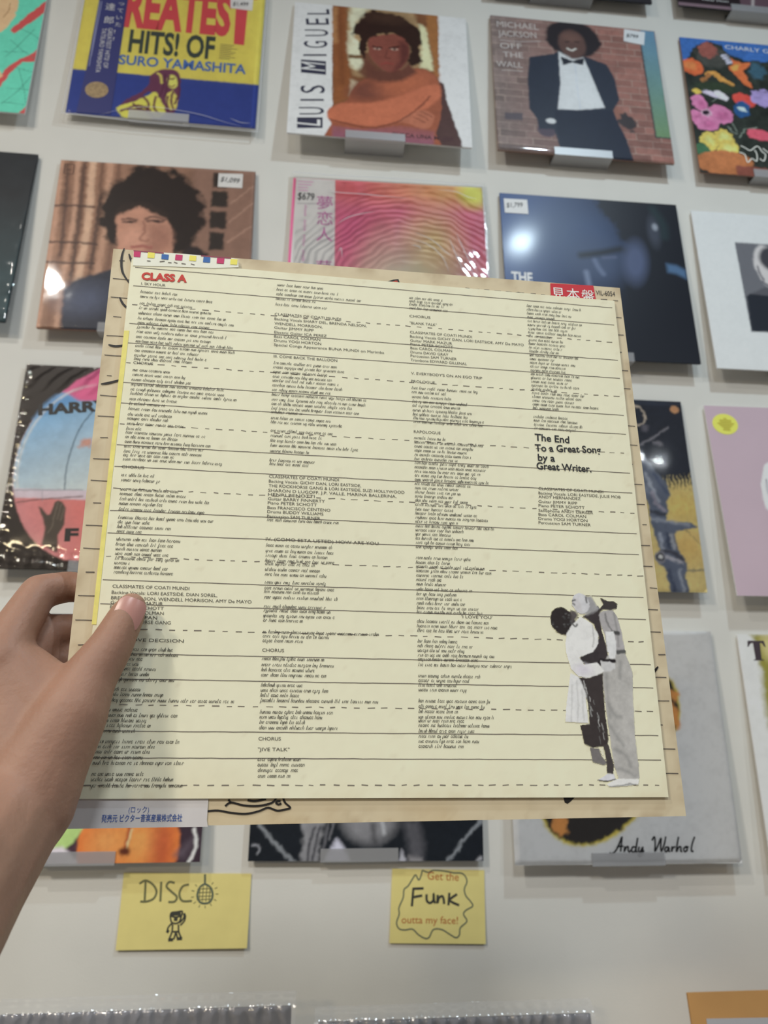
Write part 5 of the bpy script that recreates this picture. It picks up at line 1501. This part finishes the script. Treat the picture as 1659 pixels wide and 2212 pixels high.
# the lyrics themselves are too small to read: slanted pen-like words of the right length
LYR = [
    (6.9,278.7,19.8), (6.9,275.6,39.8), (6.9,271.0,28.5), (6.9,267.9,41.2), (6.9,264.5,48.8), (6.9,261.1,54.1), (6.9,258.1,39.3), (6.9,255.4,41.9),
    (6.9,252.3,49.8), (6.9,249.0,40.4), (6.9,246.0,53.5), (6.9,243.1,54.7), (6.9,240.1,36.2), (6.9,237.1,39.5), (6.9,234.8,32.2), (6.9,227.7,20.9),
    (6.9,224.8,28.1), (6.8,221.6,33.2), (6.8,218.7,51.2), (6.8,215.6,51.1), (6.7,213.0,57.5), (6.7,209.6,25.2), (6.7,206.7,18.8), (6.7,203.6,42.9),
    (6.6,200.2,22.5), (6.6,197.7,21.2), (6.6,194.6,30.0), (6.5,191.6,7.4), (6.5,189.3,41.2), (6.5,186.6,27.3), (6.5,183.8,44.8), (6.4,181.1,41.0),
    (6.4,178.1,42.1), (6.4,175.9,25.9), (6.4,173.5,52.0), (6.4,164.3,15.8), (6.5,161.4,19.5), (6.6,156.1,29.2), (6.6,153.5,34.0), (6.7,150.6,46.2),
    (6.7,148.0,21.7), (6.8,144.8,43.6), (6.9,140.2,48.3), (7.0,137.6,16.7), (7.0,135.0,26.3), (7.1,132.5,11.9), (7.2,128.2,33.4), (7.2,125.4,28.5),
    (7.3,122.9,22.5), (7.3,120.3,26.0), (7.4,117.8,33.1), (7.4,115.3,7.0), (7.5,112.9,25.9), (7.5,110.4,29.4), (7.3,70.6,31.9), (7.3,68.0,36.5),
    (7.2,65.7,19.2), (7.2,63.1,15.8), (7.2,60.8,24.8), (7.2,58.1,21.4), (7.1,55.4,33.8), (7.1,50.6,17.9), (7.1,48.1,29.1), (7.0,45.4,64.4),
    (7.0,40.7,18.8), (7.0,38.1,36.7), (6.9,35.6,22.1), (6.9,33.2,24.3), (6.9,30.6,17.6), (6.8,25.6,38.6), (6.8,23.2,28.5), (6.8,20.8,26.2),
    (6.7,18.2,24.0), (6.7,15.6,41.6), (6.7,10.5,22.7), (6.6,8.0,38.0), (6.6,5.2,42.3), (85.5,291.1,26.5), (85.3,287.9,36.3), (85.2,284.7,50.4),
    (85.1,281.5,22.2), (85.0,277.6,30.5), (85.2,238.4,37.9), (85.1,235.6,40.6), (85.1,232.6,32.3), (85.1,229.6,33.6), (85.0,227.0,37.6), (85.0,224.0,40.2),
    (84.9,221.0,34.7), (84.9,218.1,53.6), (84.9,214.9,53.5), (84.9,212.2,46.7), (84.9,209.3,49.3), (85.0,207.0,17.1), (85.0,203.3,34.3), (85.0,200.7,39.6),
    (85.1,195.5,34.1), (85.1,192.4,27.5), (85.1,189.3,36.6), (85.2,186.5,49.8), (85.2,183.1,20.8), (85.2,177.5,24.6), (85.3,175.3,20.6), (85.0,142.5,38.0),
    (85.0,128.1,35.1), (85.0,125.0,37.5), (85.0,122.4,32.4), (85.0,119.6,36.1), (85.0,117.8,27.3), (85.1,114.7,28.5), (85.1,112.0,32.2), (85.1,107.7,32.1),
    (85.1,104.6,35.7), (85.1,102.6,29.5), (85.2,99.6,38.1), (85.2,94.7,31.8), (85.2,92.5,34.2), (85.2,89.7,36.6), (85.2,87.3,19.4), (85.3,81.2,61.1),
    (85.3,79.0,33.9), (85.3,76.6,21.6), (85.3,67.3,31.1), (85.3,64.2,35.9), (85.3,61.6,26.2), (85.3,59.0,33.4), (85.3,53.9,20.1), (85.3,51.3,33.2),
    (85.3,48.8,18.8), (85.3,46.2,59.5), (85.3,40.5,37.6), (85.3,38.0,30.4), (85.3,35.5,22.1), (85.3,32.8,38.6), (85.2,17.6,20.7), (85.3,15.0,24.1),
    (85.5,12.4,20.6), (85.6,9.7,16.0), (166.2,289.8,20.4), (166.2,287.5,26.2), (166.2,285.2,20.3), (166.2,282.6,23.2), (166.6,228.3,39.5), (166.7,225.6,21.0),
    (166.8,222.5,22.4), (166.9,219.5,33.6), (167.0,216.9,27.9), (167.1,213.9,34.9), (167.2,211.2,32.0), (167.3,208.8,41.8), (167.4,206.5,41.8), (167.7,196.2,17.9),
    (167.7,193.6,41.4), (167.7,191.0,35.8), (167.7,188.4,30.2), (167.7,185.8,32.9), (167.6,183.2,24.6), (167.6,180.7,42.5), (167.6,178.1,41.0), (167.6,175.5,38.2),
    (167.6,173.0,35.4), (167.6,170.5,42.2), (167.5,167.9,32.5), (167.5,165.4,24.3), (167.5,162.9,25.6), (167.5,160.4,21.5), (167.5,157.9,29.6), (167.5,155.4,34.9),
    (167.5,152.7,21.4), (167.4,150.2,34.8), (167.4,147.7,42.9), (167.4,145.3,23.9), (167.4,142.8,44.1), (167.4,140.4,26.5), (167.4,138.0,19.8), (167.4,135.6,31.8),
    (167.4,133.1,30.4), (167.4,130.7,23.7), (167.3,124.4,31.5), (167.3,121.7,18.3), (167.3,119.4,39.4), (167.3,117.0,42.0), (167.3,114.4,26.1), (167.3,112.0,13.0),
    (167.3,109.5,16.8), (167.3,106.6,29.8), (167.2,104.0,22.0), (167.2,101.5,24.5), (167.2,98.9,25.8), (167.2,96.4,33.5), (167.2,94.1,36.1), (167.2,89.0,38.6),
    (167.2,86.5,43.7), (167.2,84.0,35.8), (167.3,78.3,20.3), (167.3,75.8,29.2), (167.3,73.4,25.3), (167.3,70.9,40.6), (167.3,68.7,32.9), (167.3,65.8,52.1),
    (167.3,60.0,32.7), (167.3,57.6,26.3), (167.3,55.2,20.0), (167.3,52.8,25.0), (167.2,47.1,37.4), (167.2,44.3,34.8), (167.1,41.7,19.8), (167.0,38.9,39.7),
    (167.0,37.0,23.4), (167.0,34.7,37.1), (166.9,31.9,28.3), (166.9,29.3,27.0), (166.8,26.8,30.7), (166.8,24.3,23.2), (241.5,291.2,35.1), (241.4,288.5,21.9),
    (241.4,285.8,27.9), (241.4,283.1,18.1), (241.4,280.3,34.9), (241.3,277.6,30.2), (241.3,275.0,25.6), (241.3,272.3,33.8), (241.3,269.6,13.5), (241.3,266.9,21.0),
    (241.2,264.3,24.0), (241.2,261.6,20.9), (241.2,259.0,17.9), (241.2,256.3,30.5), (241.1,253.7,14.8), (241.1,251.1,28.3), (241.1,248.5,23.1), (241.1,245.9,21.3),
    (241.1,243.3,31.1), (241.0,240.7,25.1), (241.0,238.2,22.1), (241.0,235.6,31.0), (241.0,233.0,14.7), (241.0,230.5,32.3), (240.9,228.0,32.3), (240.9,225.4,26.3),
    (240.9,222.9,41.1), (240.9,220.4,16.0), (240.9,214.7,21.8), (240.9,212.3,28.5), (240.9,209.6,29.6), (240.9,207.2,26.6),
]


def scrawl(bag, sh, x, y, L, h=1.2):
    """one unreadable line of tiny italic handwriting L mm long"""
    x1 = x + L
    while x < x1:
        wl = min(RNG.choice((2, 3, 3, 4, 4, 5, 6, 7)) * 0.95, x1 - x + 0.6)
        e = x + wl
        first = True
        while x < e:
            lw = RNG.uniform(0.75, 1.15)
            tall = RNG.random()
            hh = h * (1.6 if (first and RNG.random() < 0.4) or tall > 0.8 else 1.0)
            lo = -0.6 * h if tall < 0.1 else 0.0
            sl = 0.28
            P = lambda a, bb: (x + a * lw + bb * sl, y + bb)
            k2 = RNG.random()
            if k2 < 0.3:
                ln = [P(0, 0), P(0.1, hh), P(0.1, h * 0.75), P(0.6, h), P(0.7, 0)]
            elif k2 < 0.55:
                ln = [P(0.75, h * 0.85), P(0.2, h), P(0, h * 0.3), P(0.4, 0), P(0.8, h * 0.3)]
            elif k2 < 0.75:
                ln = [P(0.3, hh), P(0.2, lo), P(0.6, 0.15)]
            elif k2 < 0.9:
                ln = [P(0, h), P(0.1, 0.1), P(0.5, 0), P(0.75, h), P(0.7, lo)]
            else:
                ln = [P(0.1, 0), P(0.3, h), P(0.8, h * 0.8)]
            bag.add(stroke_vf(sh, ln, RNG.uniform(0.19, 0.28), 0.25))
            x += lw
            first = False
        x += RNG.uniform(0.7, 1.0)


b = Bag()
for x, y, L in LYR:
    scrawl(b, IS, x, y, L)
b.build('lyric_print', txt, IS.parent, kind='stuff')

# the photograph of the couple, printed on the sheet
def C8(a):
    return a


cb = [(234.1,3.7),(288.0,3.6),(300.2,111.8),(241.7,109.9)]
x0, x1 = min(p[0] for p in cb), max(p[0] for p in cb)
y0, y1 = min(p[1] for p in cb), max(p[1] for p in cb)
k = Ink(x1 - x0, y1 - y0, 0.32, (222, 212, 174), x0=x0, y0=y0, ill=ILF)
g = lambda v: (v, v, v)
S_ = 0.35
k.poly([(270.1,64.9),(273.4,73.7),(278.6,75.6),(284.3,75.7),(286.6,69.3),(287.8,64.7),(286.8,52.0),(285.7,32.4),(286.1,18.6),(285.5,8.9),(280.2,8.4),(273.7,9.4),(272.1,16.4),(271.0,29.5),(270.2,46.1)], (172, 170, 168), S_, wob=0.3)
pants = k.M.copy()
k.mottle(6, 0.16, 4, mask=pants)
for q in ([(270.6,37.8),(274.2,32.3),(278.4,26.2)], [(272.7,47.3),(275.2,41.7),(278.7,40.6)], [(273.4,24.0),(279.1,21.3),(281.5,15.4)], [(272.4,63.3),(271.9,51.8),(272.1,40.6)], [(281.2,70.4),(280.0,61.7)], [(272.7,14.3),(278.3,13.2),(283.4,10.5)]):
    k.line(q, 1.6, g(128), 1.0, op=0.6)
k.poly([(270.6,96.8),(274.0,98.7),(279.7,99.0),(282.1,95.3),(283.8,87.0),(284.8,76.3),(280.4,74.8),(274.2,75.5),(273.3,85.5),(271.4,91.4)], (164, 161, 163), S_)
k.line([(280.1,97.1),(281.1,88.1),(281.1,78.6)], 0.8, g(120), 0.6, op=0.7)
k.line([(275.1,97.0),(275.8,91.6),(278.5,86.8)], 0.9, g(96), 0.5, op=0.8)
k.line([(279.8,75.6),(284.2,75.8)], 2.2, g(86), 0.5)
k.line([(279.7,86.4),(281.5,86.0)], 2.4, g(74), 0.5)
k.poly([(261.1,95.3),(265.7,97.3),(271.1,101.4),(272.7,98.7),(270.9,96.2),(271.6,90.8),(273.9,78.4),(274.4,74.3),(271.1,69.0),(265.3,65.4),(257.2,71.1),(265.7,77.1),(269.7,83.1),(267.6,90.7)], (64, 58, 60), S_, wob=0.4)
k.poly([(262.6,105.7),(267.8,107.1),(270.5,101.7),(272.1,99.3),(268.2,97.4),(264.3,96.0),(259.4,96.5)], (150, 149, 152), 1.0)
k.ell([(261.0,102.5)][0], 5.0, 5.9, (196, 196, 201), 10, S_)
k.poly([(258.2,97.1),(257.2,100.1),(255.4,100.9),(256.3,104.3),(260.2,106.2),(261.9,96.6)], (190, 188, 192), 0.7)
k.line([(264.5,105.7),(264.6,103.2)], 1.0, g(88), 0.5)
k.line([(256.1,103.5),(257.8,104.0)], 0.9, g(70), 0.5)
k.line([(256.4,102.1),(257.3,101.3)], 0.8, g(90), 0.5)
k.poly([(272.5,106.1),(274.0,105.7),(277.0,104.3),(280.8,104.3),(282.9,102.6),(282.3,99.9),(278.4,98.7),(274.0,99.2),(270.6,96.8),(269.8,97.4),(274.3,102.1)], (66, 61, 61), S_, wob=0.2)
k.poly([(274.2,86.7),(279.1,86.9),(279.9,80.9),(278.6,72.4),(275.1,71.4),(274.2,78.4)], (208, 209, 211), S_)
k.poly([(257.9,72.5),(268.7,76.0),(269.4,70.1),(260.6,68.3)], (60, 55, 57), S_)
k.poly([(269.6,71.9),(278.5,71.5),(278.7,69.7),(274.9,69.7),(270.3,66.7),(268.0,69.0)], (44, 40, 42), S_)
k.poly([(269.8,70.7),(275.0,70.3),(277.9,69.1),(278.0,66.8),(274.4,65.0),(271.3,64.4),(269.7,67.2)], (190, 190, 192), S_, wob=0.3)
k.ell([(249.7,92.0)][0], 7.0, 8.0, (52, 47, 47), 30, S_, wob=0.7, wsc=2.0)
k.poly([(254.6,98.8),(257.6,97.7),(259.3,95.9),(257.9,93.5),(254.5,90.4)], (88, 82, 82), 0.9)
for i in range(14):
    a, r = RNG.uniform(0, 6.28), RNG.uniform(2, 6)
    q = np.array([(249.4,92.0)][0])
    k.ell((q[0] + r * math.cos(a), q[1] + r * math.sin(a)), 0.5, 0.4, g(RNG.choice((64, 76, 92))), 0, 0.4)
k.poly([(255.1,90.4),(260.2,95.0),(266.4,91.3),(269.5,85.4),(269.4,80.1),(265.6,75.3),(257.6,72.2),(260.0,68.5),(267.8,69.5),(271.4,65.0),(266.2,61.7),(261.2,61.2),(256.4,61.8),(252.2,66.1),(250.1,74.4),(249.9,79.1),(251.3,85.0)], (224, 222, 228), S_)
k.line([(266.9,90.1),(266.9,83.0),(265.8,78.2)], 0.6, g(170), 0.5)
k.line([(254.8,90.7),(256.9,89.3),(257.9,90.5)], 1.0, g(90), 0.5)
k.ell([(259.1,65.3)][0], 5, 3.2, (202, 198, 208), 0, 2.0)
k.poly([(256.1,61.5),(262.4,61.2),(270.4,64.1),(269.9,46.1),(270.5,29.5),(269.5,25.9),(261.0,24.8),(256.4,26.7),(254.9,36.5),(260.3,37.1),(260.1,48.8)], (64, 58, 58), S_, wob=0.3)
for i in range(18):
    t = i / 17
    q = np.array([(259.9,59.6),(268.1,30.6)])
    p = q[0] * (1 - t) + q[1] * t + np.array((RNG.uniform(-3.0, 1.2), 0))
    k.line([tuple(p), tuple(p + (RNG.uniform(0.2, 0.9), -RNG.uniform(1.5, 4)))], RNG.uniform(0.25, 0.6), g(RNG.choice((110, 150, 190))), 0.3)
k.poly([(251.7,64.0),(256.4,61.7),(259.5,53.9),(260.0,37.2),(246.6,37.8),(247.7,45.9)], (214, 214, 219), S_ * 1.5)
for q in ([(255.0,59.5),(255.0,48.8),(253.8,38.2)], [(252.4,57.2),(250.2,38.1)], [(257.6,55.0),(257.4,38.8)]):
    k.line(q, 0.5, g(186), 0.6)
k.poly([(259.3,24.9),(264.8,24.5),(265.6,20.7),(268.7,17.1),(266.7,15.8),(260.2,17.4)], (116, 112, 112), S_)
k.poly([(266.8,26.2),(270.2,26.5),(272.1,15.9),(271.3,11.3),(267.7,12.0),(267.9,18.6)], (72, 67, 67), S_)
k.poly([(265.0,24.4),(266.7,25.1),(267.1,20.5),(265.7,21.0)], (222, 212, 190), S_)
k.poly([(262.1,8.6),(268.1,11.8),(271.6,11.5),(272.4,9.1),(267.7,8.0)], (206, 206, 214), S_)
k.line([(262.1,8.6),(267.1,8.0),(272.2,9.0)], 0.7, g(50), 0.3)
k.poly([(266.5,6.5),(273.7,9.4),(285.6,8.8),(284.8,6.3),(276.9,5.3),(268.6,5.1)], (232, 228, 224), S_)
k.line([(268.6,5.2),(273.9,5.5),(280.0,6.5),(284.7,6.0)], 0.8, g(110), 0.4, op=0.8)
k.warp(0.4, 1.8, 3, 0.10)
k.build(IS, 'couple_photograph', print_mat('photo_print', 0.5, 0.25), d=0.2, cut=k.M)

# ------------------------------------------------------------------ the hand
def capsule_chain(bag, pts, seg=14):
    """tapered round limb through (x, y, z, r_mm)"""
    for (a, ra), (b2, rb) in zip(pts[:-1], pts[1:]):
        a, b2 = np.array(a), np.array(b2)
        ax = b2 - a
        L = np.linalg.norm(ax)
        ax = ax / L
        t = np.cross(ax, [0, 0, 1]) if abs(ax[2]) < 0.9 else np.cross(ax, [1, 0, 0])
        t /= np.linalg.norm(t)
        s = np.cross(ax, t)
        ringsl = []
        for i in range(5):
            ph = -math.pi / 2 + i * math.pi / 8 + 0.001
            ringsl.append((a + ax * ra * math.sin(ph), ra * math.cos(ph)))
        for i in range(1, 5):
            q = i / 5
            ringsl.append((a + ax * L * q, ra * (1 - q) + rb * q))
        for i in range(5):
            ph = i * math.pi / 8 - 0.001
            ringsl.append((b2 + ax * rb * math.sin(ph), rb * math.cos(ph)))
        v = [tuple(c + (t * math.cos(2 * math.pi * j / seg) + s * math.sin(2 * math.pi * j / seg)) * r) for c, r in ringsl for j in range(seg)]
        f = []
        for i in range(len(ringsl) - 1):
            for j in range(seg):
                f.append((i * seg + j, i * seg + (j + 1) % seg, (i + 1) * seg + (j + 1) % seg, (i + 1) * seg + j))
        f.append(tuple(range(seg - 1, -1, -1)))
        f.append(tuple((len(ringsl) - 1) * seg + j for j in range(seg)))
        bag.add((v, f))


def chain(pts, rad):
    return [(p, r / 1000.0) for p, r in zip(pts, rad)]


hb = Bag()
# thumb across the front of the sheet
capsule_chain(hb, chain([(-0.0904,-0.6888,1.3528),(-0.0919,-0.6898,1.3487),(-0.0944,-0.6921,1.3410),(-0.0978,-0.6943,1.3313),(-0.1048,-0.6985,1.3169),(-0.1103,-0.7038,1.3000),(-0.1191,-0.7083,1.2788),(-0.1238,-0.7125,1.2618)], [7.6, 9.0, 9.8, 11.0, 13.2, 17.5, 21, 23]))
# index finger: knuckle, joint, then round behind the jacket
capsule_chain(hb, chain([(-0.1466,-0.6982,1.3242),(-0.1454,-0.6897,1.3396),(-0.1405,-0.6768,1.3613),(-0.1290,-0.6661,1.3664),(-0.1118,-0.6666,1.3637),(-0.0975,-0.6689,1.3587)], [13.5, 11, 9.4, 8.4, 7.8, 7.0]))
# middle, ring and little finger behind the jacket
capsule_chain(hb, chain([(-0.1486,-0.6886,1.3117),(-0.1422,-0.6758,1.3281),(-0.1349,-0.6671,1.3422),(-0.1178,-0.6632,1.3443),(-0.0968,-0.6692,1.3387)], [13, 10.5, 9.4, 8.2, 7.2]))
capsule_chain(hb, chain([(-0.1500,-0.6831,1.2987),(-0.1414,-0.6732,1.3145),(-0.1325,-0.6664,1.3266),(-0.1144,-0.6646,1.3269),(-0.0962,-0.6698,1.3209)], [13, 10.5, 9.0, 8.0, 7.0]))
capsule_chain(hb, chain([(-0.1475,-0.6814,1.2837),(-0.1397,-0.6707,1.2943),(-0.1297,-0.6660,1.3011),(-0.1140,-0.6653,1.3023),(-0.1008,-0.6711,1.3012)], [12, 9.5, 8.4, 7.4, 6.5]))
# palm and back of the hand
capsule_chain(hb, chain([(-0.1450,-0.6962,1.3222),(-0.1345,-0.6984,1.2967),(-0.1262,-0.7091,1.2614)], [14, 20, 24]))
capsule_chain(hb, chain([(-0.1483,-0.6887,1.3095),(-0.1376,-0.6928,1.2883),(-0.1295,-0.7053,1.2610)], [14, 20, 24]))
capsule_chain(hb, chain([(-0.1454,-0.6813,1.2837),(-0.1380,-0.6913,1.2717),(-0.1323,-0.7015,1.2568)], [13, 18, 22]))
# web between thumb and index finger
capsule_chain(hb, chain([(-0.1359,-0.6917,1.3226),(-0.1220,-0.6974,1.3116),(-0.1123,-0.6982,1.3031)], [11, 13, 14]))
capsule_chain(hb, chain([(-0.1408,-0.6960,1.3223),(-0.1268,-0.6998,1.3051),(-0.1181,-0.7019,1.2907)], [13, 15, 17]))
# wrist and forearm
capsule_chain(hb, chain([(-0.1264,-0.7091,1.2634),(-0.1315,-0.7257,1.2489),(-0.1351,-0.7483,1.2360),(-0.1353,-0.7868,1.2218)], [24, 26, 29, 33]))
capsule_chain(hb, chain([(-0.1344,-0.7034,1.2628),(-0.1392,-0.7201,1.2481),(-0.1434,-0.7427,1.2350),(-0.1438,-0.7812,1.2204)], [23, 26, 29, 33]))

me = bpy.data.meshes.new('hand_raw')
me.from_pydata(hb.v, [], hb.f)
ho = bpy.data.objects.new('hand_raw', me)
COL.objects.link(ho)
md = ho.modifiers.new('r', 'REMESH')
md.mode = 'VOXEL'
md.voxel_size = 0.0014
md = ho.modifiers.new('s', 'SMOOTH')
md.iterations = 22
md.factor = 0.5
dg = bpy.context.evaluated_depsgraph_get()
hm = bpy.data.meshes.new_from_object(ho.evaluated_get(dg))
bpy.data.objects.remove(ho)
hm.name = 'person'
skin = mat('skin', A(146, 108, 88, ILF), 0.5, 0.3, noise=0.12, nscale=28, bump=0.25, bscale=420, sss=0.25)
nv = np.empty(len(hm.vertices) * 3, np.float32)
hm.vertices.foreach_get('co', nv)
nv = nv.reshape(-1, 3)
base = np.array([(-0.1308,-0.7101,1.2692)][0])
hm.vertices.foreach_set('co', (nv - base).astype(np.float32).ravel())
hm.materials.clear()
hm.materials.append(skin)
hm.polygons.foreach_set('use_smooth', [True] * len(hm.polygons))
hand = bpy.data.objects.new('person', hm)
COL.objects.link(hand)
hand.location = tuple(base)
tag(hand, 'left hand and bare forearm holding the record jacket by its edge, thumb in front', 'person')

# thumb nail: a curved plate sunk into the tip
nail_c, nail_t, nail_s = [np.array(p) for p in [(-0.0892,-0.6984,1.3483),(-0.0869,-0.6971,1.3558),(-0.0839,-0.6973,1.3456)]]
ta = nail_t - nail_c
ta /= np.linalg.norm(ta)
sa = nail_s - nail_c
sa -= ta * (sa @ ta)
sa /= np.linalg.norm(sa)
na = np.cross(sa, ta)
if na @ NRM < 0:
    na = -na
v, f = [], []
nu, nw = 12, 12
for j in range(nw + 1):
    q = -1 + 2 * j / nw
    for i in range(nu + 1):
        p = -1 + 2 * i / nu
        # rounded outline: free edge and the pale half moon end
        wx = 7.0 * (1 - 0.12 * (q < 0) * q * q) * math.sqrt(max(0.0, 1 - max(0, abs(q) - 0.55) ** 2 / 0.32))
        x = p * wx
        y = q * 8.2
        z = -0.045 * x * x - 0.010 * y * y
        v.append(tuple(nail_c + (sa * x + ta * y + na * z) / 1000.0 - base))
for j in range(nw):
    for i in range(nu):
        a = j * (nu + 1) + i
        f.append((a, a + 1, a + nu + 2, a + nu + 1))
part('thumb_nail', v, f, mat('nail', A(172, 122, 112, ILF), 0.3, 0.5, noise=0.06, nscale=90), hand, smooth=True, label='pale pink thumb nail')
